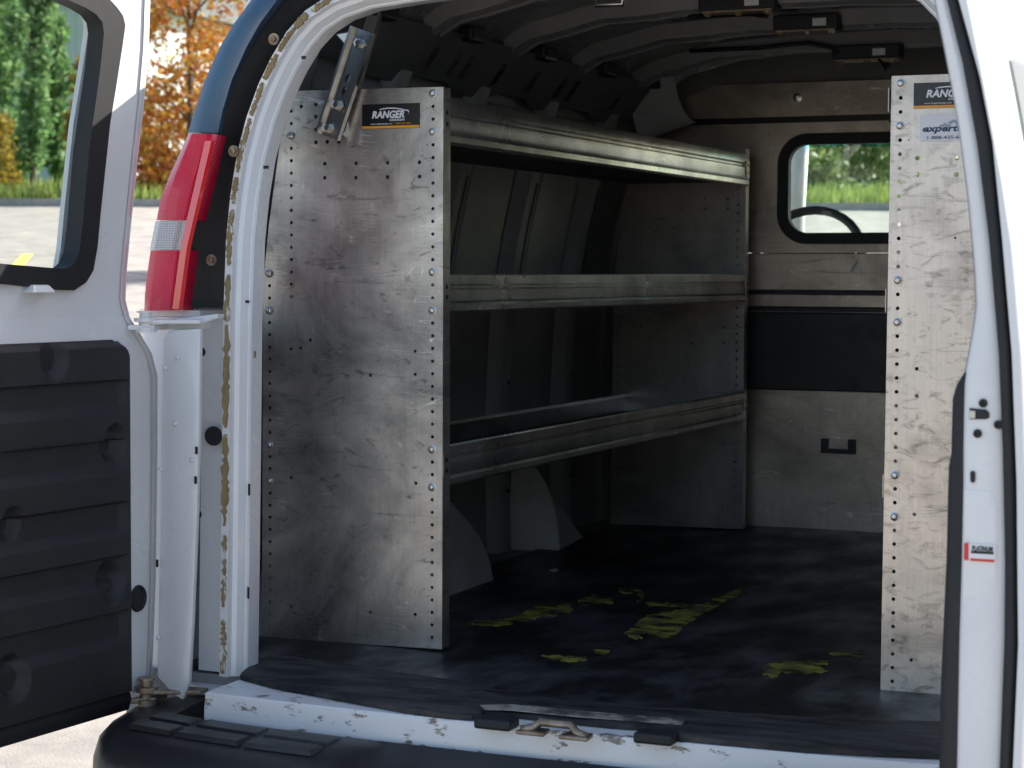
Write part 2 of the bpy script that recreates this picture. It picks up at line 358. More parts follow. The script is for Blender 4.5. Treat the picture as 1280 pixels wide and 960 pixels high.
# ------------------------------------------------------------------ trees and building behind
def tree(name, label, base, height, rad, mat, trunk_h, n, leaf, shape='round', group=None, limbs=7):
    root = thing(name, label, 'tree', base, group); tb = B(); base = Vector(base); rnd = random.Random(hash(label) % 999+int(base.x*10))
    rnd = random.Random(int(abs(base.x*100)+abs(base.y*10)))
    tr = max(.05, height*(.016 if shape == 'round' else .006))
    tb.tube([base-Vector((0, 0, .2)), base+Vector((.05, 0, trunk_h)), base+Vector((-.05, .05, height*.6)), base+Vector((0, 0, height*.93))], [tr*1.3, tr, tr*.6, tr*.15], 8)
    cl = []
    for i in range(limbs*6):
        f = rnd.random(); a = rnd.random()*2*pi
        if shape == 'column': z = trunk_h+(height-trunk_h)*f; r = rad*(sin(pi*min(1, .12+f*.86))**.6)*rnd.uniform(.1, 1)
        else:
            z = trunk_h+(height-trunk_h)*f; r = rad*math.sqrt(max(.05, 1-((f-.42)/.6)**2))*rnd.uniform(.3, 1)
        c = base+Vector((cos(a)*r, sin(a)*r, z)); cl.append(c)
        if i < limbs*3:
            s_ = base+Vector((0, 0, max(trunk_h*.8, z-(r*.9 if shape == 'round' else r*2.4))))
            tb.tube([s_, (s_+c)/2+Vector((0, 0, .1*r)), c], [tr*.45, tr*.28, tr*.08], 5)
    tb.out('trunk', 'bark', root, 1)
    vs = []; fs = []; cr = rad*(.30 if shape == 'round' else .36)
    for i in range(n):
        c = rnd.choice(cl); d = Vector((rnd.gauss(0, 1), rnd.gauss(0, 1), rnd.gauss(0, 1)*(1.0 if shape == 'round' else 1.7)))*cr*.55
        p = c+d; a = Vector((rnd.uniform(-1, 1), rnd.uniform(-1, 1), rnd.uniform(-1, 1))).normalized(); q = a.orthogonal().normalized()
        s_ = leaf*rnd.uniform(.6, 1.3); k = len(vs)
        vs += [p-a*s_, p+q*s_*.5, p+a*s_, p-q*s_*.5]; fs.append((k, k+1, k+2, k+3))
    put('crown', mesh('crown', vs, fs), mat, root)
    return root
for i, (px, w, h, r, lab) in enumerate(((-35, 52, 15, 1.5, 'tall columnar green poplar beyond the window at the end of the row'), (2, 53, 16, 1.0, 'columnar poplar with the densest dark green crown, second in the row'),
        (40, 51, 14.5, .68, 'slim columnar poplar in the middle of the row by the grey building'), (74, 54, 4.6, .42, 'short young poplar before the grey ribbed wall'))):
    tree('poplar_tree', lab, on_w(px, w), h, r, 'poplar', .35, 20000 if i < 3 else 6000, .12, 'column', 'poplars along the verge')
tree('maple_tree', 'autumn maple with orange and red leaves between open door and tail light', on_w(238, 47), 6.6, 1.9, 'autumn', .15, 12500, .085)
tree('added_shadow_tree', 'added slim tree, unseen behind the partition, whose shadow falls across the lot', wt(27.5, 3.3)+Vector((0, 0, gz(*wt(27.5, 3.3).xy))), 9.5, 1.3, 'green', 2.2, 7000, .12, 'column')  # added out of view behind the partition to cast tree shadow on the asphalt
tree('small_tree', 'small golden tree against the grey building', on_w(103, 50), 3.5, .38, 'gold', .3, 2600, .09)
tree('shrub', 'yellow green shrub at the foot of the poplars', on_w(0, 47.5), 1.9, .55, 'gold', .1, 2500, .08)
for i, (px, w, h, r, mt, lab) in enumerate(((1062, 60, 5.0, 2.7, 'green', 'broad green tree seen through the partition window'), (960, 70, 5.5, 2.6, 'green', 'green tree behind the windscreen pillar'), (1200, 66, 5.5, 2.8, 'green', 'green tree glimpsed through the holes of the pale shelf panel'),
        (1010, 57, 1.0, 1.0, 'green', 'low green bush under the broad tree')  )):
    tree('leafy_tree', lab, on_w(px, w), h, r, mt, .6, 7000, .14, 'round')
# building
def build_hall():
    a, c = on_w(-160, 74), on_w(138, 70); a.z = c.z = gz(a.x, a.y)-.3
    t = (c-a).normalized(); nrm = Vector((t.y, -t.x, 0)); L = (c-a).length; H = 7.6
    root = thing('metal_building', 'grey ribbed metal building with dark roof edge behind the poplars', 'building', a)
    back = -nrm*12; up = Vector((0, 0, H))
    B().prism([a, a+t*L, a+t*L+back, a+back], up).out('wall', 'wallmetal', root)
    for i in range(int(L/.42)):
        p = a+t*(.2+i*.42)+nrm*.0; B().prism([p-t*.06, p+t*.06, p+t*.04+nrm*.05, p-t*.04+nrm*.05], up*.995).out('wall_rib', 'wallmetal', root)
    e = a+up+nrm*.5-t*.5
    B().prism([e, e+Vector((0, 0, .45)), e+back*.5+Vector((0, 0, 2.0)), e+back*1.1+Vector((0, 0, .3)), e+back*1.1], t*(L+1)).out('roof', 'roofmetal', root)
    w = a+t*(L-3.4)+Vector((0, 0, 2.6)); B().prism([w, w+t*1.0, w+t*1.0+Vector((0, 0, 1.6)), w+Vector((0, 0, 1.6))], nrm*.08).out('window', 'roofmetal', root)
build_hall()

# ------------------------------------------------------------------ the van
van = thing('cargo_van', 'white cargo van with both rear doors open and empty load bay', 'van', (0, 0, 0))
FZ = .70
OUT = [(.965, .40), (.99, .62), (1.0, .85), (1.0, 1.15), (.985, 1.35), (.945, 1.58), (.90, 1.77), (.855, 1.93), (.80, 2.03), (.70, 2.10), (.5, 2.145), (.25, 2.16), (0, 2.165)]
def wallx(z, off=0.): return lerp_tab([(zz, xx) for xx, zz in OUT[:9]], z)-off
def shell(sg, pts, y0, y1, t=.018):
    o = [(sg*x, z) for x, z in pts]; i = [(sg*(x-t if z < 2.04 else x-.3*t), z-(0 if z < 2.0 else t)) for x, z in pts]
    ring = o+i[::-1]
    return B().loft([[(x, y0, z) for x, z in ring], [(x, y1, z) for x, z in ring]])
WALL = OUT[:9]; ROOF = OUT[8:]
for sg, nm in ((-1, 'side_wall'), (1, 'side_wall')):
    shell(sg, WALL, -.13, 2.55).out(nm, 'white', van, 40)
roof_ring = [(-x, z) for x, z in ROOF]+[(x, z) for x, z in ROOF[::-1][1:]]
ri = [(x*.985, z-.018) for x, z in roof_ring]
B().loft([[(x, y, z) for x, z in roof_ring+ri[::-1]] for y in (-.13, 4.08)]).out('roof', 'white', van, 40)
# inner lining skins (grey paint inside)
for sg in (-1, 1):
    pts = [(sg*(wallx(z)-.024), z) for z in [.66, .85, 1.0, 1.15, 1.25, 1.35, 1.46, 1.58, 1.68, 1.77, 1.85, 1.93, 1.98, 2.03]]
    B().loft([[(x, y, z) for x, z in pts] for y in (-.10, .6, 1.4, 2.5)], closed=False).out('wall_lining', 'inner', van, 1)
B().loft([[(x*.98, y, z-.024) for x, z in roof_ring] for y in (-.1, 1.2, 2.5)], closed=False).out('roof_lining', 'roofin', van, 1)
B().box(-.97, .97, -.34, 4.2, .58, .688).out('floor', 'inner', van)
# wall ribs: hat sections with a long slot
def rib(sg, y, w=.055):
    zs = [.69, .9, 1.1, 1.25, 1.35, 1.46, 1.58, 1.68, 1.77, 1.85, 1.93]
    rings = []
    for z in zs:
        x = wallx(z)-.025
        rings.append([(sg*x, y-w, z), (sg*(x-.034), y-w*.62, z), (sg*(x-.037), y-w*.5, z), (sg*(x-.037), y+w*.5, z), (sg*(x-.034), y+w*.62, z), (sg*x, y+w, z)])
    r = B().loft(rings, closed=False).out('wall_rib', 'inner', van, 1)
    if sg > 0: return
    b = B(); zz = [1.40+.028*k for k in range(12)]
    b.loft([[(sg*(wallx(z)-.0635), y+.006, z), (sg*(wallx(z)-.0635), y+.020, z)] for z in zz], closed=False)
    b.out('rib_slot', 'black_soft', r)
    for z in (.86, 1.02, 1.16): B().lathe([(.006, 0), (.006, .003)], (sg*(wallx(z)-.0635), y+.01, z), (1, 0, 0), 8).out('rib_hole', 'black_soft', r)
for y in (.10, .55, 1.0, 1.46, 1.93):
    rib(-1, y); rib(1, y)
# pressed panels between the ribs (upper band ledge) 
for k, y in enumerate((.325, .775, 1.23, 1.695)):
    zs = [1.42, 1.55, 1.66, 1.76]
    b = B(); b.loft([[(-(wallx(z)-.026), y-.145, z), (-(wallx(z)-.037), y-.130, z), (-(wallx(z)-.037), y+.130, z), (-(wallx(z)-.026), y+.145, z)] for z in zs], closed=False)
    b.out('pressed_panel', 'inner', van, 30)
    B().loft([[(-(wallx(z)-.026-d), yy, z) for yy in (y-.17, y+.17)] for z, d in ((1.835, 0), (1.85, .022), (1.875, .022), (1.90, 0))], closed=False).out('wall_ledge', 'inner', van, 30)
# cant rail with slots under the roof edge
slots = []
for px, py in ((543, 34), (573, 44), (588, 46), (628, 57), (670, 65), (704, 74), (720, 79), (756, 89), (774, 96), (804, 103), (822, 108)):
    y = at(px, py, X=-.76).y; slots.append([(y-.018, .040), (y+.018, .040), (y+.018, .105), (y-.018, .105)])
edge = [(.12, .0)]
y = .12
k = 0
while y < 2.15:
    d = .0 if k % 2 else .022
    edge += [(y+.03, d), (y+.20, d)]; y += .235; k += 1
edge += [(2.26, .0), (2.26, .15), (.12, .15)]
put('cant_rail', remap(sheet_mesh(edge, slots, .004), lambda a, b_, c: (-.815+b_*.62-c*.8, a, 1.90+b_*.80-c*.6)), 'rail', van)
put('cant_rail', remap(sheet_mesh(edge, slots, .004), lambda a, b_, c: (.815-b_*.62+c*.8, a, 1.90+b_*.80-c*.6)), 'rail', van)
for y in (.28, .75, 1.2, 1.65, 2.08):                          # rail fixings
    B().box(-.738, -.70, y-.045, y+.045, 2.008, 2.045).bevel(.008).out('rail_clip', 'black', van)
# roof bows
def roofz(x): return lerp_tab(sorted((xx, zz) for xx, zz in ROOF), abs(x))
BOWS = (.12, .58, 1.04, 1.50, 1.98)
for y in BOWS:
    rings = []
    for k in range(25):
        x = -.74+1.48*k/24; z = roofz(x)-.026; j = .0015*sin(k*1.9)
        rings.append([(x, y-.085, z-.001), (x, y-.062, z-.003), (x, y-.045, z-.040+j), (x, y-.015, z-.046+j), (x, y-.010, z-.040+j), (x, y+.010, z-.040+j), (x, y+.015, z-.046+j), (x, y+.045, z-.040+j), (x, y+.062, z-.003), (x, y+.085, z-.001)])
    B().loft(rings, closed=False).out('roof_bow', 'roofin', van, 18)
for y in (.35, .81, 1.27, 1.74, 2.2):               # diagonal swages pressed in the roof skin
    for x0 in (-.5, -.3, -.1, .1, .3, .5):
        pts = [(x0-.045, y-.12), (x0-.02, y-.12), (x0+.06, y+.12), (x0+.035, y+.12)]
        B().add([(x, yy, roofz(x)-.027) for x, yy in pts]+[((x-x0)*.6+x0+.005, yy*.9+y*.1, roofz(x)-.036) for x, yy in pts], [(4, 5, 6, 7), (0, 1, 5, 4), (1, 2, 6, 5), (2, 3, 7, 6), (3, 0, 4, 7)]).out('roof_swage', 'roofin', van)
# lamp modules and cable on the bows
for px, py, y, w in ((1085, 67, 1.93, .19), (1010, 30, 1.44, .17), (925, 5, 1.0, .19)):
    p = at(px, py, Y=y)
    lm = B().box(p.x-w/2, p.x+w/2, y-.03, y+.03, p.z-.016, p.z+.022).bevel(.004).out('light_module', 'black', van)
    B().box(p.x+.02, p.x+.055, y-.032, y-.0302, p.z-.009, p.z+.010).out('module_label', 'sticker_white', lm)
    B().box(p.x-w*.45, p.x+w*.45, y-.026, y+.026, p.z-.021, p.z-.0165).out('module_base', 'hinge', lm)
    for q in (-.4, 0, .38): B().lathe([(.010, 0), (.010, .004), (.005, .008)], (p.x+w*q, y-.012, p.z-.021), (0, 0, -1), 10).out('lamp', 'glue', lm)
pts = [at(x, y, Y=yy) for x, y, yy in ((862, 22, 1.0), (890, 19, 1.1), (935, 17, 1.2), (958, 20, 1.3), (962, 5, 1.05))]
B().tube(pts, .007, 6).out('cable', 'black_soft', van, 1)
pts = [at(x, y, Y=1.9) for x, y in ((862, 64), (900, 62), (950, 60), (985, 56), (1010, 54), (1040, 60), (1048, 66))]
B().tube(pts, .006, 6).out('cable', 'black_soft', van, 1)
pts = [at(x, y, Y=1.88) for x, y in ((1098, 74), (1104, 80), (1110, 84))]
B().tube(pts, [.005, .006, .014], 6).out('cable_plug', 'black_soft', van)
p = at(762, 6, Y=.55); B().tube([p+Vector((-.035, 0, .05)), p+Vector((-.03, 0, 0)), p+Vector((.03, 0, 0)), p+Vector((.035, 0, .05))], .006, 6).out('roof_hook', 'steel', van, 1)
# front corner gusset above the partition
rings = []
for k in range(9):
    a = k/8*pi/2
    rings.append([(-.80+.02*k/8, 2.02+.012*k, 2.03-.17*sin(a)*(.55+.45*sin(a))), (-.80+.20*(1-cos(a))*.2+.14, 2.06+.012*k, 2.045-.13*sin(a))])
B().loft(rings, closed=False).out('corner_gusset', 'arch', van, 1)
# wheel housing
arc = [(560-30*k, 615-14*k) for k in ()]
prof = [at(x, y, X=-.735) for x, y in ((624, 722), (618, 696), (606, 668), (590, 645), (572, 627), (558, 616))]
yz = [(p.y, p.z) for p in prof]; top = yz[-1]
yz[0] = (yz[0][0], .69)
cy = .50; yz += [(cy+(top[0]-cy)*.55, top[1]+.055), (cy, top[1]+.075)]; yz += [(2*cy-y_, z_) for y_, z_ in yz[::-1][1:]]
rings = [[(x, cy+(y_-cy)*s_, .69+(z_-.69)*s2) for y_, z_ in yz] for x, s_, s2 in ((-.95, 1.0, 1.03), (-.80, 1.0, 1.03), (-.765, .992, 1.02), (-.745, .97, .985), (-.735, .93, .93))]
for sg in (1, -1):
    B().loft([[(x*sg, y_, z_) for x, y_, z_ in r] for r in rings]).out('wheel_housing', 'arch', van, 50)
rings = []
for k in range(13):
    t = k/12; hgt = .27*(1-t)**.8+.003; wd = .14*(1-.25*t); yy = 1.50+.31*t
    rings.append([(-.955+wd*cos(a_)+.02, yy+.03*sin(a_)*0, .69+hgt*sin(a_)) for a_ in [pi/2*j/10 for j in range(11)]])
rings.insert(0, [(-.955, 1.52, .69)]*11)
B().loft(rings, closed=False).out('filler_cover', 'arch', van, 1)

# rear opening frame: flange path from px, swept section
FL = [(281, 845, -.36), (282, 760, -.36), (283, 700, -.36), (284, 600, -.36), (285, 500, -.36), (286, 402, -.36), (286.2, 394, -.359), (289, 300, -.348), (293, 245, -.338), (300, 195, -.328), (311, 150, -.32), (325, 110, -.312), (340, 78, -.305), (358, 48, -.298), (380, 24, -.293), (408, 6, -.29), (445, -7, -.287), (500, -16, -.284), (580, -27, -.282), (680, -40, -.28), (790, -51, -.28)]
path = [at(x+lerp_tab([(-60, 10), (60, 13), (200, 11), (320, 8), (850, 8)], y), y, Y=yy) for x, y, yy in FL]
path = [p for p in path if p.x < -.02]+[Vector((0, -.28, path[-1].z+.002))]
path += [Vector((-p.x, p.y, p.z)) for p in path[::-1][1:]]
def frame_n(i):
    t = path[min(i+1, len(path)-1)]-path[max(i-1, 0)]; t.y = 0; t.normalize(); return Vector((t.z, 0, -t.x))
SEC = [(-.085, .020), (-.040, .022), (-.020, .006), (-.019, -.012), (-.001, -.014), (.001, -.002), (.0100, .001), (.0110, .0025), (.019, .015), (.0215, .016), (.0245, .020), (.0255, .042), (.024, .060)]
def sec(p): return [(a if i > 1 or p.z < 1.372 else (-.024, -.022)[i], b_) for i, (a, b_) in enumerate(SEC)]
N = [frame_n(i) for i in range(len(path))]
B().loft([[p+n*a+Vector((0, b_, 0)) for a, b_ in sec(p)] for p, n in zip(path, N)], closed=False).out('door_frame', 'white', van, 22)
DF = van.children[-1] if False else [o for o in COL.objects if o.name == 'door_frame'][0]
# dried adhesive where the seal was torn off: short irregular strips
i0 = 0; rnd = random.Random(3)
def fpos(s):                              # s in path index units
    i = min(int(s), len(path)-2); f = s-i; return path[i].lerp(path[i+1], f), N[i].lerp(N[i+1], f)
s = .05
while s < 18.5:
    step = rnd.uniform(.5, 1.7); n_ = 26; vs = []
    ins = []; outs = []
    wob = rnd.uniform(.7, 1.1)
    for k in range(n_):
        p, n = fpos(s+step*k/(n_-1)); w = (sin(pi*(k+.15)/(n_-.7))**.25)*wob*rnd.choice((.35, .7, 1, 1.05, 1.1, 1.1))
        c = -.0095+rnd.uniform(-.0015, .0015)
        ins.append(p+n*(c+.0085*w*rnd.uniform(.6, 1))+Vector((0, -.0165-rnd.random()*.002, 0))); outs.append(p+n*(c-.0085*w*rnd.uniform(.6, 1))+Vector((0, -.0165-rnd.random()*.002, 0)))
    ring = ins+outs[::-1]
    me = B().loft([ring, [v+Vector((0, .004, 0)) for v in ring]]).out('adhesive_residue', 'glue', me_only=True)
    put('adhesive_residue', me, 'glue', DF)
    s += step+rnd.choice((.02, .05, .08, .2, .12))
# small slots in the jamb and the sealing plug
def mark(px, py, y, w, h, mat, parent, nm, r=None, t=.003):
    p = at(px, py, Y=y)
    if r: return B().lathe([(r, 0), (r*.96, t), (r*.6, t*.8)], p, (0, -1, 0), 18).out(nm, mat, parent, 30)
    return B().box(p.x-w/2, p.x+w/2, p.y-t, p.y, p.z-h/2, p.z+h/2).out(nm, mat, parent)
for px, py, w, h in ((333, 209, .010, .006), (309, 377, .009, .005), (380, 72, .008, .006), (306, 497, .003, .035), (312, 612, .003, .022), (311, 741, .003, .022)):
    mark(px, py, -.345, w, h, 'black_soft', DF, 'jamb_slot')
for px in (311, 319): mark(px, 443, -.33, .004, .012, 'hinge', DF, 'jamb_stud')
mark(267, 545, -.352, 0, 0, 'black_soft', DF, 'sealing_plug', r=.019)
for px, py in ((252, 440), (247, 643), (234, 848)): mark(px, py, -.40, 0, 0, 'black_soft', DF, 'frame_bolt', r=.009)
# outer rear corner: lower white corner, tail light, blue upper panel, dark bracket
def corner(sg):
    zs = [.60, .8, 1.0, 1.2, 1.375]
    b = B(); b.loft([[(sg*.845, -.335, z), (sg*.86, -.338, z), (sg*.93, -.325, z), (sg*(wallx(z)-.018), -.29, z), (sg*(wallx(z)+.001), -.12, z)] for z in zs], closed=False)
    b.out('corner_panel', 'white', van, 50)
    B().prism([(sg*.84, -.336, 1.376), (sg*.80, -.336, 1.376), (sg*.80, -.25, 1.376), (sg*.97, -.25, 1.376), (sg*.96, -.30, 1.376), (sg*.93, -.33, 1.376)], (0, 0, .012)).out('lamp_shelf', 'white', van)
    tl = B()
    def PX(x, y, yy):
        p = at(x, y, Y=yy); return Vector((-sg*p.x, p.y, p.z))
    def lens(nm, l, r, mat, dy=0., parent=None):   # l, r: lists of px points for outer/inner edges, from bottom to top
        rings = []
        for (a, c) in zip(l, r):
            A = PX(a[0], a[1], -.335); C = PX(c[0], c[1], -.365); d = (C-A)
            rings.append([A+Vector((sg*.03, .10, 0)), A+Vector((sg*.012, .02, 0)), A+d*.08+Vector((0, -.020-dy, 0)), A+d*.3+Vector((0, -.026-dy, 0)), A+d*.72+Vector((0, -.010-dy, 0)), A+d*.78+Vector((0, -.002-dy, 0)), C+Vector((0, 0, 0)), C+Vector((sg*.012, .06, 0))])
        return B().loft(rings).out(nm, mat, parent, 35)
    L = lambda y: (lerp_tab([(168, 240), (178, 236), (240, 206), (312, 192), (360, 185), (388, 184)], y), y)
    Rr = lambda y: (lerp_tab([(168, 271), (225, 258), (285, 244), (312, 238), (388, 228)], y), y)
    tlo = thing_part('tail_light')
    ys = [388, 384, 370, 350, 330, 313]; lens('lower_lens', [L(y) for y in ys], [Rr(y) for y in ys], 'red', 0, tlo)
    ys = [312.3, 300, 290, 276.5]; lens('reverse_lens', [L(y) for y in ys], [(Rr(y)[0]-9, y) for y in ys], 'clear', .001, tlo)
    ys = [275.5, 250, 220, 200, 185, 172, 168]; lens('upper_lens', [L(y) for y in ys], [Rr(y) for y in ys], 'red', 0, tlo)
    ys = [386, 350, 310, 280, 240, 200, 176]
    B().loft([[PX(Rr(y)[0]-13, y, -.374), PX(Rr(y)[0]-5, y, -.381), PX(Rr(y)[0], y, -.372), PX(Rr(y)[0]-4, y, -.35)] for y in ys]).out('lens_edge', 'red2', tlo, 40)
    # dark bracket between lamp and frame
    ys = [(385, 228, 278), (340, 234, 284), (300, 241, 287), (250, 252, 292), (200, 264, 299), (168, 272, 305), (130, 284, 318), (90, 300, 335), (50, 322, 360), (20, 343, 385), (0, 360, 408), (-20, 378, 445)]
    rings = []
    for y, a, c in ys:
        A = PX(a, y, -.335); C = PX(c, y, -.285); rings.append([A+Vector((0, .05, 0)), A, A.lerp(C, .5)+Vector((0, .012, 0)), C, C+Vector((0, .06, 0))])
    br = B().loft(rings).out('lamp_bracket', 'black', van, 40)
    if sg < 0:
        for px, py in ((343, 49), (293, 189), (265, 325)):
            p = at(px, py, Y=-.345); B().lathe([(.011, 0), (.011, .004), (.0055, .004), (.0055, .008), (.003, .009)], p, (0, -1, 0), 14).out('bracket_bolt', 'hinge', br, 30)
    # blue upper corner
    ys = [(166, 237, 274), (140, 245, 279), (100, 258, 291), (60, 276, 309), (30, 294, 326), (0, 316, 348), (-25, 335, 372), (-50, 362, 410)]
    rings = []
    for y, a, c in ys:
        A = PX(a, y, -.315); C = PX(c, y, -.342); rings.append([A+Vector((sg*.07, .13, 0)), A+Vector((sg*.03, .04, 0)), A+Vector((0, -.005, 0)), A.lerp(C, .5)+Vector((0, -.012, 0)), C+Vector((0, -.004, 0)), C+Vector((sg*.002, .010, 0)), C+Vector((sg*.02, .06, 0))])
    B().loft(rings).out('upper_corner', 'blue', van, 45)
def thing_part(nm):
    o = bpy.data.objects.new(nm, None); COL.objects.link(o); o.parent = van; o.empty_display_size = .05; return o
for sg in (-1, 1): corner(sg)

# sill: bowed white beam, worn, with striker, rubber stops
def sill_y(x): return -.538+.03*(abs(x)/.74)**2
xs = [-.682+1.364*k/40 for k in range(41)]
B().loft([[(x, sill_y(x)+.24, .694), (x, sill_y(x)+.045, .6935), (x, sill_y(x)+.004, .6925), (x, sill_y(x)+.001, .6895), (x, sill_y(x)-.003, .664), (x, sill_y(x)-.005, .60), (x, sill_y(x)+.02, .57)] for x in xs], closed=False).out('sill', 'white_dirty', van, 25)
SILL = [o for o in COL.objects if o.name == 'sill'][0]
for px, py in ((620, 903), (820, 921)):
    p = at(px, py, Z=.70); st = B().box(p.x-.034, p.x+.034, p.y-.02, p.y+.025, .690, .708).bevel(.005).out('rubber_stop', 'black_soft', SILL)
    for k in (-1, 0, 1): B().box(p.x-.008+k*.018, p.x+.004+k*.018, p.y-.0215, p.y-.0195, .696, .703).out('stop_slot', 'hinge', st) if False else None
a, c = at(668, 912, Z=.698), at(722, 918, Z=.698)
B().tube([a+Vector((-.02, -.01, 0)), a+Vector((0, -.005, .004)), a+Vector((.012, 0, .014)), c+Vector((-.012, 0, .014)), c+Vector((0, -.005, .004)), c+Vector((.02, -.01, 0))], .0075, 8).out('striker', 'hinge', SILL, 1)
for q in (a, c): B().prism([q+Vector((-.026, -.022, -.006)), q+Vector((.026, -.022, -.006)), q+Vector((.022, .016, -.006)), q+Vector((-.022, .016, -.006))], (0, 0, .007)).bevel(.002).out('striker_plate', 'hinge', SILL)
p = at(918, 948, Y=-.585); B().lathe([(.045, 0), (.043, .008), (.02, .012)], (p.x, sill_y(p.x)-.004, .598), (0, -1, 0), 20).out('sill_plug', 'black_soft', SILL, 30)
# left sill end plate
B().prism([(-.86, -.345, .655), (-.70, -.40, .655), (-.70, -.30, .655), (-.86, -.27, .655)], (0, 0, .014)).out('sill_end', 'white', van)
B().prism([(.86, -.345, .655), (.70, -.40, .655), (.70, -.30, .655), (.86, -.27, .655)], (0, 0, .014)).out('sill_end', 'white', van)
# bumper
def bump_y(x): return -.76+.10*(abs(x)/.94)**3
rings = []; low = []; BZ = .648
for k in range(81):
    x = -.875+1.75*k/80; ax = abs(x)
    e = math.sqrt(max(.02, 1-max(0, (ax-.77)/.107)**2)); f = min(1, max(0, (ax-.27)/.07)); f = f*f*(3-2*f)
    yf = -.34 if ax > .76 else sill_y(x)-.009; yb = bump_y(x); ym = -.47; yb = ym+(yb-ym)*e; yf = ym+(yf-ym)*e if ax > .77 else yf
    tz = BZ-.012*(1-e)
    o_ = yb+.05+(1-f)*(yf-.03-yb-.05)*.9; oz = tz-.010-(1-f)*.02
    rings.append([(x, yf, tz-.07), (x, yf, tz-.004), (x, yf-.012*e, tz), (x, yf+(o_-yf)*.5, tz-.002-(1-f)*.012), (x, o_, oz), (x, o_+(yb-o_)*.6, oz-.012-(1-f)*.035), (x, yb, oz-.045-(1-f)*.03), (x, yb-.004, .545), (x, yb+.02, .53)])
    low.append([(x, yf, .542), (x, yb+.012, .542), (x, yb+.004, .53), (x, yb+.006, .45), (x, yb+.03, .38), (x, yf, .38)])
bp = B().loft(rings).out('bumper', 'bumper', van, 40)
B().loft(low).out('bumper_skin', 'bumper_low', bp, 40)
def pad(x0, x1, y0, y1):
    b = B(); q = [(x0, y0), (x1, y0), (x1, y1), (x0, y1)]; d = lambda x: bump_y(x)-bump_y(.8)
    b.add([(x, y+d(x), BZ-.006) for x, y in q]+[((x-(x0+x1)/2)*.94+(x0+x1)/2, (y-(y0+y1)/2)*.86+(y0+y1)/2+d(x), BZ+.003) for x, y in q], [(4, 5, 6, 7), (0, 1, 5, 4), (1, 2, 6, 5), (2, 3, 7, 6), (3, 0, 4, 7)])
    b.out('step_pad', 'bumper', bp)
for sg in (-1, 1):
    for x0, x1 in ((.77, .67), (.66, .52), (.51, .37)):
        for y0, y1 in ((-.625, -.575), (-.56, -.51)): pad(min(sg*x0, sg*x1), max(sg*x0, sg*x1), y0, y1)
# wheels
for sg in (-1, 1):
    for y in (.35, 3.75):
        w = thing_part('wheel'); c = (sg*.82, y, .36)
        B().lathe([(.21, 0), (.34, .0), (.365, .03), (.365, .19), (.34, .22), (.21, .22)], (sg*.74, y, .36), (sg, 0, 0), 28).out('tyre', 'tyre', w, 40)
        B().lathe([(.02, .17), (.08, .18), (.16, .15), (.215, .2), (.215, .02), (.02, .02)], (sg*.74, y, .36), (sg, 0, 0), 24).out('rim', 'steel', w, 40)

# ---- left rear door, swung open
LA = R_(4.5)
def ld(s, z, d=0.):                        # s aft of hinge, d outwards (towards -X)
    lean = .10*max(0, z-1.38)
    return Vector((-.872-sin(LA)*s+lean-d, -.43-cos(LA)*s, z))
def ldp(px, py):
    X = -.9
    for _ in range(12):
        p = at(px, py, X=X); s = (-.43-p.y)/cos(LA); X = ld(s, p.z).x
    return (s, p.z)
ldoor = thing_part('rear_door'); ldoor['label'] = 'left rear door with black ribbed inner trim'
def ld_sheet(name, outline, holes, t, d0, mat, cuts=(1.38,), smooth=0):
    me = sheet_mesh(outline, holes, t); bm = bmesh.new(); bm.from_mesh(me)
    for c in cuts: bmesh.ops.bisect_plane(bm, geom=bm.verts[:]+bm.edges[:]+bm.faces[:], plane_co=(0, c, 0), plane_no=(0, 1, 0))
    bm.to_mesh(me); bm.free(); remap(me, lambda a, b_, c: ld(a, b_, d0+t/2-c)); return put(name, me, mat, ldoor, smooth)
gas_out_px = [(128, -3), (140, 10), (147, 20), (150, 32), (146, 60), (139, 105), (131, 154), (125, 210), (119, 267), (115, 310), (110, 338), (101, 353), (86, 363), (60, 362), (0, 355)]
gas_in_px = [(71, -3), (100, 10), (113, 18), (121, 28), (123, 42), (118, 90), (104, 190), (99, 250), (96, 285), (92, 315), (87, 328), (78, 336), (60, 335), (0, 330)]
ztop = ldp(128, -3)[1]
gout = [ldp(*q) for q in gas_out_px]; gin = [ldp(*q) for q in gas_in_px]
gout = [(.60, gout[0][1]+.015)]+gout+[(.60, gout[-1][1]+.012), (.64, gout[-1][1]+.05), (.64, gout[0][1]-.03)]
gin = [(.58, gin[0][1]+.012)]+gin+[(.57, gin[-1][1]+.012), (.605, gin[-1][1]+.05), (.605, gin[0][1]-.03)]
edge_px = [(190, -40), (188, 0), (186, 60), (180, 130), (172, 200), (163, 290), (158, 345), (157, 375), (163, 398), (176, 418), (190, 442), (197, 470), (197, 560), (196, 640), (195, 720), (192, 800), (190, 850), (176, 862)]
eo = [ldp(*q) for q in edge_px]
zb = ldp(170, 862)[1]
skin = [(.70, 2.06), (eo[0][0]+.03, 2.06)]+eo+[(.10, zb-.005), (.735, zb-.03), (.745, 1.2), (.745, 1.5), (.73, 1.9)]
th_ = [ldp(158, 640)[0]+.013, .68, ldp(155, 862)[1]+.03, ldp(150, 424)[1]-.03]
ld_sheet('door_frame_sheet', skin, [gout, [(th_[0], th_[2]), (th_[1], th_[2]), (th_[1], th_[3]), (th_[0], th_[3])]], .012, 0, 'white')
ld_sheet('door_skin', [(.70, 2.06), (eo[0][0]+.04, 2.06), (eo[6][0]+.0, 1.45), (eo[12][0]+.002, 1.2), (eo[12][0]+.002, .64), (.745, .62), (.75, 1.3), (.74, 1.9)], [gout], .01, .068, 'white')
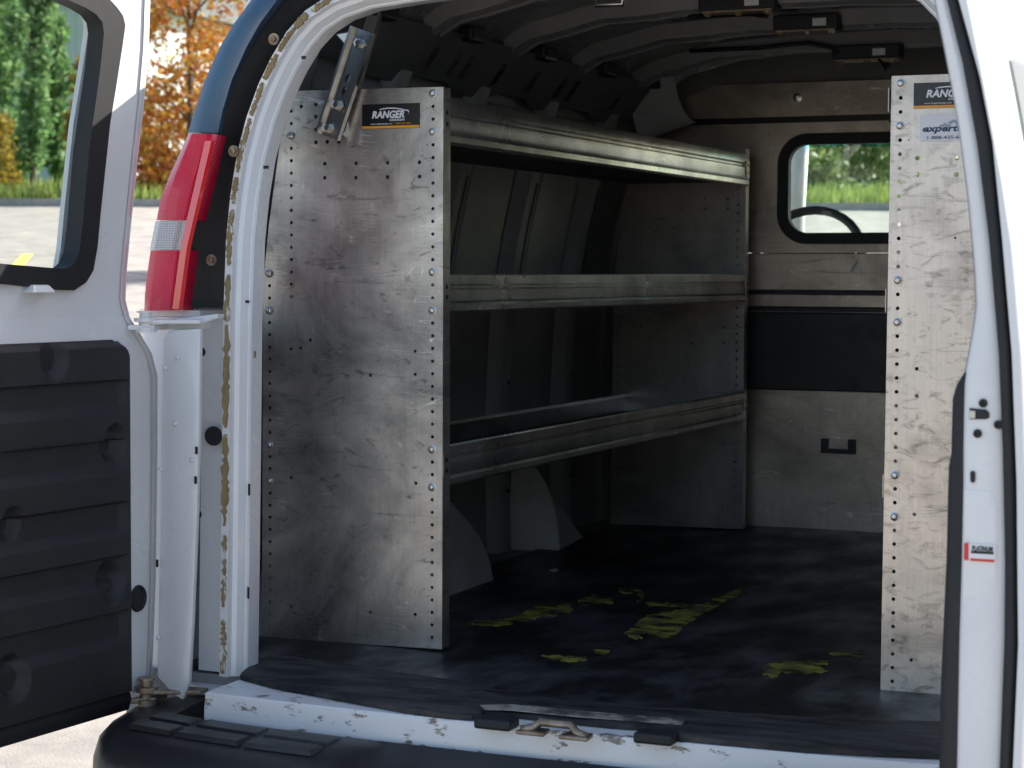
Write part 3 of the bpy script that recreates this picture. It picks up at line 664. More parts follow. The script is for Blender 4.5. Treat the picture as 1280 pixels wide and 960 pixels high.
# returned edge along the hinge side, rounded, and rim of the window
b = B(); rings = []
for s_, z in eo: rings.append([ld(s_+.02, z, -.003), ld(s_+.004, z, -.001), ld(s_-.004, z, .006), ld(s_-.006, z, .02), ld(s_-.004, z, .06), ld(s_+.01, z, .078)])
b.loft(rings, closed=False).out('door_edge', 'white', ldoor, 1)
def ring_loft(outer, inner, d0, d1):       # soft ring between two outlines
    def pt(poly, f):
        n = len(poly); L = [0]
        for i in range(n): a, c = poly[i], poly[(i+1) % n]; L.append(L[-1]+math.hypot(c[0]-a[0], c[1]-a[1]))
        x = f*L[-1]
        for i in range(n):
            if x <= L[i+1]+1e-9:
                t = (x-L[i])/max(1e-9, L[i+1]-L[i]); a, c = poly[i], poly[(i+1) % n]; return (a[0]+(c[0]-a[0])*t, a[1]+(c[1]-a[1])*t)
    return None
B()
ld_sheet('window_gasket', [(s_+.0, z) for s_, z in gout], [gin], .034, -.012, 'black_soft')
ld_sheet('window_glass', [(s_, z) for s_, z in gin], [], .0, .012, 'glass')
cx, cz = ldp(40, 363); B().prism([ld(cx-.03, cz-.004, -.03), ld(cx+.03, cz-.004, -.03), ld(cx+.02, cz+.010, -.02), ld(cx-.02, cz+.010, -.02)], (-.03, 0, 0)).bevel(.003).out('gasket_clip', 'white', ldoor)
# ribbed trim panel
tz1 = ldp(150, 424)[1]; tz0 = ldp(155, 862)[1]; ts0 = ldp(158, 640)[0]; ts1 = .70
ups = [ldp(150, y)[1] for y in (508, 583, 660, 722, 797)]; dns = [ldp(150, y)[1] for y in (473, 547, 625, 691, 760)]
dimp = [(ldp(x, y), r) for x, y, r in ((57, 448, .038), (134, 553, .034), (6, 655, .030), (131, 728, .038), (8, 848, .040))]
def trim_h(s, z):
    h = .006
    for u, d in zip(ups, dns):             # recessed band between d (top) and u (ledge)
        if u-.010 < z < d:
            k = min(1, (d-z)/.004); k2 = min(1, (z-(u-.010))/.016); q_ = min(1, max(0, (s-ts0-.012)/.03)); h -= .012*min(k, k2)*q_*q_*(3-2*q_)
    for (c, r) in dimp:
        q = math.hypot((s-c[0]), (z-c[1])*.9)
        if q < r: h -= .017*min(1, (1-q/r)*2.2)
    e = min(s-ts0, tz1-z); r = .035
    if s-ts0 < r and tz1-z < r:
        e = r-math.hypot(r-(s-ts0), r-(tz1-z))
    if e < 0: return None
    k = min(1, e/.014); k = k*k*(3-2*k); return h*k-.014*(1-k)
ns, nz = 150, 190; vs = []; idx = {}; fs = []
for i in range(ns+1):
    for j in range(nz+1):
        s_ = ts0+(ts1-ts0)*i/ns; z = tz0+(tz1-tz0)*j/nz; h = trim_h(s_, z)
        if h is not None: idx[i, j] = len(vs); vs.append(ld(s_, z, -.014-h))
for i in range(ns):
    for j in range(nz):
        q = [(i, j), (i+1, j), (i+1, j+1), (i, j+1)]
        q = [idx[k] for k in q if k in idx]
        if len(q) >= 3: fs.append(q)
me = mesh('trim', vs, fs); bm = bmesh.new(); bm.from_mesh(me); bmesh.ops.recalc_face_normals(bm, faces=bm.faces); bm.to_mesh(me); bm.free()
put('trim_panel', me, 'trim', ldoor, 28)
b = B(); b.loft([[ld(s_, zb+.012, -.006), ld(s_, zb-.01, -.012), ld(s_, zb-.032, -.006), ld(s_, zb-.034, .02), ld(s_, zb+.0, .03)] for s_ in (.05, .2, .4, .7)]).out('bottom_seal', 'black_soft', ldoor, 1)
p = ld(*ldp(172, 748), 0); B().lathe([(.026, 0), (.024, .004), (.021, .004), (.019, .001)], p+Vector((.001, 0, 0)), (1, 0, 0), 24).out('door_plug', 'black_soft', ldoor, 30)
# hinges and the hinge cover
hc = [at(x, y, Y=-.435) for x, y in ((204, 424), (212, 413), (250, 411), (249, 520), (246, 640), (240, 780), (236, 852), (228, 875), (216, 868), (196, 846), (199, 700), (201, 560))]
B().prism(hc, (0, .012, 0)).bevel(.003, 2).out('hinge_cover', 'white', van, 40)
HC = [o for o in COL.objects if o.name == 'hinge_cover'][0]
for px, py in ((206, 460), (201, 586), (198, 797), (222, 447), (219, 530), (240, 575)):
    p = at(px, py, Y=-.436); B().lathe([(.005, 0), (.0045, .002), (.001, .003)], p, (0, -1, 0), 10).out('cover_rivet', 'white', HC, 1)
for px, py in ((246, 563), (245, 600), (197, 704)): mark(px, py, -.4365, .004, .014, 'black_soft', HC, 'cover_hole')
def hinge(px, py, mat, h):
    hp = thing_part('door_hinge'); p = at(px, py, Y=-.45)
    B().lathe([(.008, -h), (.020, -h), (.020, -h*.55), (.013, -h*.5), (.013, -h*.1), (.022, 0), (.022, h*.35), (.012, h*.4), (.012, h*.8), (.017, h*.85), (.017, h)], p, (0, 0, 1), 18).out('hinge_pin', mat, hp, 30)
    B().prism([p+Vector((0, -.015, -.004)), p+Vector((.10, .03, -.004)), p+Vector((.10, .06, -.004)), p+Vector((-.01, .05, -.004))], (0, 0, .008)).bevel(.002).out('hinge_arm', mat, hp)
    B().prism([p+Vector((-.02, -.03, -h*.8)), p+Vector((.02, .0, -h*.8)), p+Vector((.015, .05, -h*.8)), p+Vector((-.02, .05, -h*.8))], (0, 0, .010)).bevel(.002).out('hinge_leaf', mat, hp)
hinge(182, 402, 'white', .020); hinge(183, 864, 'hinge', .026)
B().prism([at(x, y, Y=-.40) for x, y in ((205, 400), (272, 392), (272, 398), (255, 404), (252, 412), (205, 412))], (0, .03, 0)).bevel(.003).out('hinge_bracket', 'white', van)

# ---- right rear door, swung open: free edge faces the camera
rdoor = thing_part('rear_door'); rdoor['label'] = 'right rear door seen edge on with latch and black seal'
YE = -1.16
IN_ = [(-60, 1157), (0, 1166), (60, 1178), (150, 1195), (250, 1208), (340, 1216), (385, 1218), (430, 1211), (470, 1203), (500, 1202), (560, 1201), (600, 1201), (700, 1199), (800, 1196), (960, 1193), (1060, 1191)]
S1_ = [(-60, 1170), (0, 1183), (80, 1203), (180, 1221), (300, 1236), (440, 1248), (560, 1253), (700, 1256), (800, 1255), (960, 1249), (1060, 1245)]
S2_ = [(-60, 1184), (0, 1197), (98, 1224), (180, 1240), (300, 1252), (440, 1264), (600, 1270), (800, 1272), (960, 1265), (1060, 1260)]
OU_ = [(-60, 1199), (0, 1214), (115, 1237), (230, 1258), (310, 1270), (440, 1281), (600, 1287), (800, 1289), (960, 1282), (1060, 1277)]
ys = list(range(-60, 1061, 20)); rE = []; rS = []; rO = []; rI = []
for y in ys:
    a, s1, s2, o = [at(lerp_tab(t, y), y, Y=YE) for t in (IN_, S1_, S2_, OU_)]
    z = a.z
    rE.append([(a.x+.035, -.45, z), (a.x+.004, YE+.05, z), (a.x-.001, YE+.014, z), (a.x+.003, YE+.004, z), (a.x+.009, YE, z), (s1.x-.004, YE, z), (s1.x, YE+.003, z), (s2.x, YE+.003, z), (s2.x+.002, YE, z)])
    rS.append([(s1.x, YE+.002, z), (s1.x+.002, YE-.008, z), ((s1.x+s2.x)/2, YE-.012, z), (s2.x-.002, YE-.008, z), (s2.x, YE+.002, z)])
    rO.append([(s2.x+.001, YE-.001, z), (s2.x+.003, YE-.012, z), (o.x-.004, YE-.013, z), (o.x, YE-.008, z), (o.x+.003, YE+.012, z), (o.x+.012, YE+.06, z), (o.x+.030, YE+.30, z), (o.x+.035, YE+.70, z)])
B().loft(rE, closed=False).out('door_edge', 'white', rdoor, 40)
EDGE = [o for o in rdoor.children if o.name.startswith('door_edge')][0]
B().loft(rS, closed=False).out('edge_seal', 'black_soft', rdoor, 1)
B().loft(rO, closed=False).out('door_skin', 'white', rdoor, 40)
gl = []
for k in range(12):
    y = 60+30*k; o = at(lerp_tab(OU_, y), y, Y=YE); gl.append([(o.x+.019, YE+.10, o.z), (o.x+.035, YE+.30, o.z), (o.x+.038, YE+.62, o.z)])
B().loft(gl, closed=False).out('window_glass', 'glass_dark', rdoor, 1)
tr = []
for y in list(range(465, 1061, 17)):
    z = at(1190, y, Y=YE).z; f = min(1, (y-463)/28)
    xi = at(lerp_tab(IN_, y)+3, y, Y=YE).x; xo = at(lerp_tab([(465, 1194), (490, 1189), (570, 1187), (580, 1184), (700, 1181), (860, 1174), (960, 1172), (1060, 1170)], y), y, Y=YE+.01).x
    xo = xi+(xo-xi)*math.sqrt(f)
    tr.append([(xi, YE+.006, z), ((xi+xo)/2, YE+.004, z), (xo+.002, YE+.010, z), (xo, YE+.03, z), (xo+.015, -.5, z)])
B().loft(tr, closed=False).out('trim_panel', 'trim', rdoor, 1)
# pressed recess, latch slot, screws, label on that edge
rc = [at(x, y, Y=YE) for x, y in ((1206, 612), (1236, 614), (1246, 628), (1247, 700), (1244, 735), (1232, 742), (1204, 750))]
mid = sum(rc, Vector())/len(rc)
b = B(); inn = [mid+(p-mid)*.74+Vector((0, -.0016, 0)) for p in rc]; out_ = [p+Vector((0, -.0006, 0)) for p in rc]
b.loft([out_, [p.lerp(q, .5)+Vector((0, -.0006, 0)) for p, q in zip(out_, inn)], inn], caps=False); b.b.faces.new([b.b.verts.new(v) for v in inn]) 
bmesh.ops.remove_doubles(b.b, verts=b.b.verts, dist=1e-6); b.out('edge_swage', 'white', EDGE, 1)
def emark(px, py, r, mat, nm):
    p = at(px, py, Y=YE-.001); return B().lathe([(r, 0), (r*.92, .003), (r*.5, .003), (r*.4, .001)], p, (0, -1, 0), 16).out(nm, mat, EDGE, 30)
for px, py in ((1229, 504), (1248, 531), (1222, 542)): emark(px, py, .0056, 'black_soft', 'latch_screw')
sl = [at(x, y, Y=YE-.0008) for x, y in ((1212, 510), (1233, 512), (1237, 516), (1237, 522), (1233, 524), (1212, 524))]
B().prism(sl, (0, -.0015, 0)).out('latch_slot', 'black_soft', EDGE)
B().prism([at(x, y, Y=YE-.0026) for x, y in ((1212, 513), (1219, 514), (1219, 523), (1212, 523))], (0, -.001, 0)).out('latch_tongue', 'steel', EDGE)
sl = [at(x, y, Y=YE-.0008) for x, y in ((1213, 590), (1216, 588), (1219, 591), (1219, 601), (1216, 604), (1213, 601))]
B().prism(sl, (0, -.0015, 0)).out('edge_hole', 'black_soft', EDGE)
YL = YE-.0038
lb = [at(x, y, Y=YL) for x, y in ((1205, 679), (1244, 681), (1244, 702), (1205, 701))]
B().prism(lb, (0, .0016, 0)).out('door_label', 'sticker_white', rdoor); LB = [o for o in rdoor.children if o.name.startswith('door_label')][0]
a, c = at(1205, 700, Y=YL), at(1211, 679, Y=YL); B().box(a.x, c.x, YL-.0008, YL+.001, a.z, c.z).out('label_stripe', 'sticker_red', LB)
a, c = at(1215, 688, Y=YL), at(1241, 688, Y=YL); text_xz('lettering', 'PLATINUM', a.x, c.x, a.z, .0085, YL-.0006, 'black_soft', LB, bold=.03)
a, c = at(1214, 691.5, Y=YL), at(1242, 690, Y=YL); B().box(a.x, c.x, YL-.0008, YL+.001, a.z, c.z).out('label_line', 'black_soft', LB)
a, c = at(1213, 701, Y=YL), at(1243, 699.6, Y=YL); B().box(a.x, c.x, YL-.0008, YL+.001, a.z, c.z).out('label_line', 'sticker_red', LB)

# ---- cab ahead of the partition
for sg in (-1, 1):
    shell(sg, [(x, z) for x, z in WALL if z < 1.36]+[(.975, 1.40)], 2.56, 4.55).out('front_door', 'white', van, 40)
    B().tube([(sg*.915, 4.30, 1.36), (sg*.885, 4.20, 1.70), (sg*.83, 4.06, 2.06)], .05, 8).out('windscreen_pillar', 'white', van, 1)
    B().loft([[(sg*.965, y, z0) for y, z0 in ((2.60, 1.41), (4.22, 1.41))], [(sg*.86, y, z0) for y, z0 in ((2.60, 1.99), (4.04, 1.99))]], closed=False).out('side_glass', 'glass_cab', van)
    B().box(min(sg*.80, sg*.96), max(sg*.80, sg*.96), 2.56, 2.60, 1.36, 2.05).out('cab_pillar', 'white', van)
WS = [(-.90, 4.30, 1.40), (.90, 4.30, 1.40), (.80, 4.05, 2.07), (-.80, 4.05, 2.07)]
def wsp(u, v): a = Vector(WS[0]).lerp(Vector(WS[1]), u); c = Vector(WS[3]).lerp(Vector(WS[2]), u); return a.lerp(c, v)+Vector((0, .06*sin(pi*u), 0))
B().loft([[wsp(k/12, v) for k in range(13)] for v in (0, .3, .6, .83)], closed=False).out('windscreen', 'glass_cab', van, 1)
B().loft([[wsp(k/12, v)+Vector((0, .002, 0)) for k in range(13)] for v in (.83, 1.0)], closed=False).out('windscreen_band', 'glass_band', van, 1)
B().loft([[(x*.96, y, z-.05) for x, z in roof_ring] for y in (2.4, 4.0)], closed=False).out('headliner', 'inner', van, 1)
B().box(-.90, .90, 3.95, 4.45, .70, 1.36).bevel(.04).out('dashboard', 'black', van, 40)
B().loft([[(x, y, z) for x in (-.92, -.5, .5, .92)] for y, z in ((4.45, 1.37), (5.0, 1.28), (5.3, 1.10), (5.36, .6))], closed=False).out('bonnet', 'white', van, 1)
sw = thing_part('steering_wheel'); cc = at(1003, 268, Y=3.25)+Vector((.02, 0, -.15)); ax = Vector((0, -.88, .48)).normalized(); u = Vector((1, 0, 0)); w_ = ax.cross(u)
b = B(); n_ = 32
rings = [[cc+(u*cos(a)+w_*sin(a))*(.19+.016*cos(q))+ax*.016*sin(q) for q in [2*pi*k/8 for k in range(8)]] for a in [2*pi*k/n_ for k in range(n_+1)]]
b.loft(rings, caps=False).out('wheel_rim', 'black_soft', sw, 1)
B().lathe([(.07, 0), (.06, .02), (.01, .03)], cc, ax, 16).out('wheel_hub', 'black', sw, 30)
for a in (0.2, 2.94, 4.71): B().tube([cc, cc+(u*cos(a)+w_*sin(a))*.19], .014, 6).out('wheel_spoke', 'black', sw, 1)
B().tube([cc, cc+Vector((0, .5, -.45))], .03, 8).out('steering_column', 'black', sw, 1)

# ------------------------------------------------------------------ partition
PY = 2.27
pt = thing('partition', 'scuffed aluminium partition with window behind the seats', 'partition', (0, PY, FZ))
def pz(py): return at(1010, py, Y=PY).z
def pxx(px, py=300): return at(px, py, Y=PY).x
def pbox(nm, x0, x1, y_t, y_b, mat, dy=0., th=.02):
    return B().box(x0, x1, PY+dy, PY+dy+th, pz(y_b), pz(y_t)).bevel(.0025).out(nm, mat, pt)
hw = .86
cz_ = [.66, .85, 1.15, 1.35, 1.58, 1.77, 1.93, 2.03]
cont = [(-(wallx(z)-.022), z) for z in cz_]+[(-x*.98, z-.026) for x, z in ROOF[1:]]+[(x*.98, z-.026) for x, z in ROOF[1:-1][::-1]]+[(wallx(z)-.022, z) for z in cz_[::-1]]
sheet_xz('surround_sheet', cont, [[(-.78, .72), (.78, .72), (.78, 1.98), (-.78, 1.98)]], .012, PY+.036, 'rail', pt)
zt = pz(103); zt2 = pz(145)
sheet_xz('top_panel', [(-.60, zt), (-.72, zt-.045), (-.80, zt2), (.80, zt2), (.72, zt-.045), (.60, zt)], [], .006, PY-.004, 'part', pt)
B().lathe([(.014, 0), (.014, .004), (.009, .005), (.009, .012), (.004, .013)], at(997, 122, Y=PY-.004), (0, -1, 0), 8).out('bolt', 'steel', pt, 30)
pbox('gap_panel', -hw, hw, 143.5, 156, 'part_dark', .012, .02)
wz0, wz1, wx0, wx1 = pz(305), pz(167), pxx(972), .33
gz0, gz1, gx0, gx1 = pz(291), pz(181), pxx(986), .33-.022
zu0, zu1 = pz(316), pz(153)
sheet_xz('window_panel', [(-hw, zu0), (hw, zu0), (hw, zu1), (-hw, zu1)], [rrect(wx0+.01, wx1-.01, wz0+.01, wz1-.01, .085)], .01, PY, 'part', pt)
sheet_xz('window_gasket', rrect(wx0, wx1, wz0, wz1, .09, 8), [rrect(gx0, gx1, gz0, gz1, .055, 8)], .03, PY-.012, 'black_soft', pt)
sheet_xz('window_pane', rrect(gx0-.004, gx1+.004, gz0-.004, gz1+.004, .055, 8), [], .0, PY+.008, 'glass', pt)
pbox('rail_panel', -hw, hw, 316.5, 363, 'part', -.006)
pbox('groove', -hw, hw, 363, 369, 'part_dark', .012)
pbox('ledge', -hw, hw, 368, 384, 'part', -.001)
pbox('groove', -hw, hw, 384, 389.5, 'part_dark', .012)
pbox('ledge_lip', -hw, hw, 388.6, 391, 'shelf', -.008, .03)
pbox('black_panel', -hw, hw, 391, 488, 'part_dark', 0)
B().box(-hw, hw, PY-.004, PY+.016, FZ-.012, pz(488)).bevel(.002).out('lower_panel', 'part', pt)
x0, x1, z0, z1 = pxx(1031), pxx(1074), pz(565), pz(547)
sheet_xz('handle', [(x0, z0), (x1, z0), (x1, z1), (x1-.022, z1), (x1-.022, z0+.014), (x0+.022, z0+.014), (x0+.022, z1), (x0, z1)], [], .014, PY-.018, 'black', pt)
sheet_xz('label_mark', [(pxx(1062), pz(341)), (pxx(1066), pz(342)), (pxx(1074), pz(326)), (pxx(1071), pz(325))], [], .001, PY-.0072, 'arch', pt)
B().box(pxx(931), pxx(940), PY-.012, PY-.007, FZ, pz(160)).out('edge_strip', 'part_dark', pt) if False else None

# ------------------------------------------------------------------ shelving
PIT = .0254
ZR = 1.0926+.726
bolt_me = B().lathe([(.0088, 0), (.0088, .0015), (.0068, .002), (.0062, .007), (.004, .0085), (.001, .009)], (0, 0, 0), (0, -1, 0), 8).out('bolt', 'steel', me_only=True); bolt_me.materials.append(M['steel'])
def bolts(pts, y, parent):
    for x, z in pts: put('bolt', bolt_me, None, parent, loc=(x, y, z)) if False else addbolt(x, y, z, parent)
def addbolt(x, y, z, parent):
    o = bpy.data.objects.new('bolt', bolt_me); COL.objects.link(o); o.parent = parent; o.location = (x, y, z)
def panel_def():
    o = [(-.444, .704), (-.444, 1.831)]+[(at(x, y, Y=0).x, at(x, y, Y=0).z) for x, y in ((357, 114), (354, 150), (345, 215), (336, 282), (329, 352), (328.5, 400))]+[(-.861, .697)]
    H = []; Bo = []
    for i in range(44): (Bo if i in (0, 3, 14, 17, 28, 31) else H).append((-.4665, ZR-i*PIT))
    for i in range(16): (Bo if i in (2,) else H).append((-.789, 1.0666+.726-i*PIT))
    for i in range(-12, 18): (Bo if i in (-12, -9, 2, 5) else H).append((-.841, .4282+.726-i*PIT))
    s = 3.6912
    ex = [(300+x/s, 60+y/s, .0042) for x, y in ((283, 270), (350, 261), (350, 318), (350, 376), (350, 435), (403, 433), (456, 374), (456, 433), (391, 534), (535, 532), (681, 529), (828, 527), (391, 599), (535, 598), (681, 596), (828, 593))]
    ex += [(x, y, .0036) for x, y in ((388, 425), (376, 435), (364, 436), (463, 469), (519, 439), (519, 468), (520, 604), (364, 597), (364, 758), (463, 765), (519, 768))]
    ex += [(534, 181, .0014), (372, 185, .0014), (344, 586, .0012), (534, 593, .0012)]
    E = [(at(x, y, Y=0).x, at(x, y, Y=0).z, r) for x, y, r in ex]
    return o, [circle(x, z, .0037) for x, z in H]+[circle(x, z, r) for x, z, r in E], Bo
PO, PH, PB = panel_def()
left = thing('shelf_unit', 'grey aluminium shelf unit with three shelves along the far wall, braced by a slotted strap', 'shelving', (-.65, 1.05, FZ))
def end_panel(parent, y, mat, dx=0., mirror=1, holes=PH, bl=PB, outline=PO, flange=.034, oy=0):
    f = lambda P: [(mirror*x+dx, z) for x, z in P]
    e = sheet_xz('end_panel', f(outline), [f(h) for h in holes], .0028, y, mat, parent)
    x = mirror*-.444+dx; a, c = sorted((x, x-mirror*.0028)); 
    B().box(a+.0001, c+.0001, y+.0029, y+flange, .705, 1.8305).out('panel_flange', mat, e)
    for (bx, bz) in f(bl): addbolt(bx, y-.0002, bz, e)
    return e
end_panel(left, 0., 'alu')
LEN = 2.122
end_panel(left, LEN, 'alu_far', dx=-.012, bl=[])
LIP = [(-.016, .078), (-.002, .079), (0, .076), (0, .058), (-.004, .054), (-.004, .050), (.001, .046), (.001, .024), (-.002, .019), (.003, .014), (.003, .004), (-.001, 0), (-.020, .0)]
def shelf(parent, z0, x_f, x_b, y0, y1, sg=1, lip_h=.085):
    k = lip_h/.079
    sp = B().loft([[(sg*(x_f+a), y, z0+b_*k) for a, b_ in LIP] for y in (y0, (y0*2+y1)/3, (y0+2*y1)/3, y1)], closed=False).out('shelf', 'shelf', parent, 30)
    a, c = sorted((sg*(x_f-.002), sg*x_b)); B().box(a, c, y0, y1, z0+.012, z0+.0135).out('shelf_pan', 'pan', sp)
    xb = sg*x_b; B().loft([[(xb, y, z0+.013), (xb, y, z0+.058), (xb+sg*.004, y, z0+.066), (xb+sg*.014, y, z0+.066), (xb+sg*.016, y, z0+.058)] for y in (y0, y1)], closed=False).out('back_lip', 'shelf', sp)
    for y, d in ((y1-.014, -1), (y0+.014, 1)):
        t = B().box(min(sg*(x_f+.0035), sg*(x_f+.0055)), max(sg*(x_f+.0035), sg*(x_f+.0055)), y-.013, y+.013, z0+.022*k, z0+.062*k).out('end_tab', 'part', sp)
        for q in (.032, .052): B().lathe([(.0045, 0), (.0045, .001)], (sg*(x_f+.0056), y, z0+q*k), (sg, 0, 0), 8).out('tab_hole', 'black_soft', sp)
XF = -.449
for (ptop, pbot) in ((122, 180), (342, 391), (556, 607)):
    zt_, zb_ = at(562, ptop, X=XF).z, at(562, pbot, X=XF).z
    shelf(left, zb_, XF, -.815 if ptop < 500 else -.835, .0035, LEN-.002, 1, zt_-zb_)
# slotted strap to the roof
def strap(a, c, wid, nm, parent, holes):
    a, c = Vector(a), Vector(c); t = (c-a).normalized(); s_ = t.cross(Vector((0, -1, 0))).normalized(); n = s_.cross(t).normalized()
    if n.y > 0: n = -n
    L = (c-a).length; hl = []
    for h in holes: hl.append([(h*L+.010*cos(q), .0065*sin(q)) for q in [2*pi*k/10 for k in range(10)]])
    me = sheet_mesh([(0, -wid/2), (L, -wid/2), (L, wid/2), (0, wid/2)], hl, .003)
    o = put(nm, remap(me, lambda x, y, z: a+t*x+s_*y+n*z), 'steel', parent)
    for q in (-1, 1):
        e = a+s_*(q*wid/2)
        B().prism([e-n*.0015, e+n*.012, e+n*.012+s_*q*.005, e+s_*q*.005-n*.0015], t*L).out('strap_edge', 'steel', o)
    return o, t, n
sa, sc_ = at(411, 171, Y=-.016), at(455, 38, Y=-.006)
so, t_, n_ = strap(sa, sc_, .044, 'roof_strap', left, (.44, .55))
big_bolt = B().lathe([(.015, 0), (.015, .002), (.0105, .002), (.0105, .010), (.006, .011), (.001, .011)], (0, 0, 0), (0, -1, 0), 6).out('strap_bolt', 'steel', me_only=True); big_bolt.materials.append(M['steel'])
for px, py in ((411, 160), (422, 131), (450, 54)):
    o = bpy.data.objects.new('strap_bolt', big_bolt); COL.objects.link(o); o.parent = so; o.location = at(px, py, Y=-.02)
strap(at(425, 172, Y=-.004), at(470, 20, Y=.12), .018, 'roof_strap', left, ())
B().prism([at(418, 42, Y=.03), at(440, 38, Y=.03), at(446, 58, Y=.03), at(432, 58, Y=.03)], (0, .02, 0)).bevel(.003).out('strap_bracket', 'steel', left)
# stickers
def ranger(parent, x0, x1, z0, z1, y):
    w, h = x1-x0, z1-z0
    st = B().box(x0, x1, y-.0007, y, z0, z1).out('brand_sticker', 'sticker_black', parent)
    e = .0011
    B().box(x0+.0003, x1-.0003, y-e, y-.0001, z0+.0005, z0+h*.11).out('sticker_stripe', 'orange', st)
    text_xz('lettering', 'RANGER', x0+w*.17, x0+w*.74, z0+h*.43, h*.40, y-e, 'sticker_white', st, .22, .035)
    text_xz('lettering', 'DESIGN', x0+w*.48, x0+w*.74, z0+h*.30, h*.12, y-e, 'sticker_white', st, .1, .02)
    text_xz('lettering', 'www.rangerdesign.com', x0+w*.15, x0+w*.53, z0+h*.17, h*.085, y-e, 'sticker_white', st)
    text_xz('lettering', '1-800-565-5321', x0+w*.56, x0+w*.85, z0+h*.17, h*.085, y-e, 'orange', st)
    b = B(); P = [(.30, .76), (.36, .80), (.46, .825), (.58, .81), (.68, .77), (.74, .73), (.80, .71), (.82, .66), (.815, .58), (.80, .53)]
    top = [(x0+w*a, y-e, z0+h*(c+.022)) for a, c in P]; bot = [(x0+w*(a-(.008 if k > 5 else 0)), y-e, z0+h*(c-(.022 if 0 < k < 9 else 0))) for k, (a, c) in enumerate(P)]
    b.loft([top, bot], closed=False).out('sticker_outline', 'sticker_white', st)
a, c = at(453, 161.5, Y=0), at(525, 128.5, Y=0); ranger(left, a.x, c.x, a.z, c.z, -.0006)
# right unit
right = thing('shelf_unit', 'pale scuffed aluminium shelf unit with two stickers, beside the right door', 'shelving', (.65, .6, FZ))
s = 3.
RH = [(at(1080+x/s, 60+y/s, Y=0), r) for x, y, r in ((201, 413, .0045), (349, 412, .0045), (201, 474, .0045), (347, 474, .0045), (168, 345, .0016), (184, 514, .002), (342, 712, .0022))]
RH += [(at(x, y, Y=0), r) for x, y, r in ((1146, 461, .0036), (1146, 495, .0040), (1143, 643, .0036), (1139, 825, .0036), (1220, 460, .0036), (1225, 640, .0036))]
RC = .4707; RB = []; RHo = []
for i in range(44):
    (RB if i in (0, 3, 14, 17, 28, 31) else RHo).append((RC, 1.0816+.726-i*PIT+.0))
RB = [q for q in RB]; RO = [(.449, .694), (.861, .690), (.861, 1.36), (.825, 1.62), (.800, 1.822), (.4535, 1.822)]
e = sheet_xz('end_panel', RO, [circle(x, z, .0037) for x, z in RHo]+[circle(p.x, p.z, r) for p, r in RH], .0028, 0., 'alu_r', right)
B().loft([[(.4492, .0029, .695), (.452, .0029, .695), (.452, .034, .695), (.4492, .034, .695)], [(.4537, .0029, 1.8215), (.4565, .0029, 1.8215), (.4565, .034, 1.8215), (.4537, .034, 1.8215)]]).out('panel_flange', 'alu_r', e)
for x, z in RB: addbolt(x, -.0002, z, e)
for z0 in (1.735, 1.37, 1.03): shelf(right, z0, -.452, -.815, .0035, 1.2, -1, .085)
sheet_xz('end_panel', [(x+.003, z) for x, z in RO], [], .0028, 1.2, 'alu_r', right)
a, c = at(1142, 136, Y=0), at(1214, 103, Y=0); ranger(right, a.x, a.x+.130, a.z, c.z+.002, -.0006)
a, c = at(1150, 177, Y=0), at(1200, 142, Y=0); x0 = a.x; w = .112; z0 = a.z; h = c.z-a.z
st = B().box(x0, x0+w, -.0013, -.0006, z0, z0+h).out('installer_sticker', 'sticker_white', right)
text_xz('lettering', 'expertec', x0+w*.03, x0+w*.80, z0+h*.36, h*.34, -.0018, 'sticker_navy', st, .25, .03)
text_xz('lettering', '1-888-435-64', x0+w*.10, x0+w*.68, z0+h*.08, h*.17, -.0018, 'sticker_navy', st)
b = B()
for (qx, qz) in ((.30, .56), (.44, .68), (.58, .80), (.58, .60), (.70, .68)):
    P = [(0, 0), (.10, .07), (.20, 0), (.16, -.05), (.10, 0), (.04, -.05)]
    b.prism([(x0+w*(qx+u_), -.0014, z0+h*(qz+v_*1.6)) for u_, v_ in P], (0, -.0004, 0))
b.out('sticker_arrows', 'sticker_grey', st)

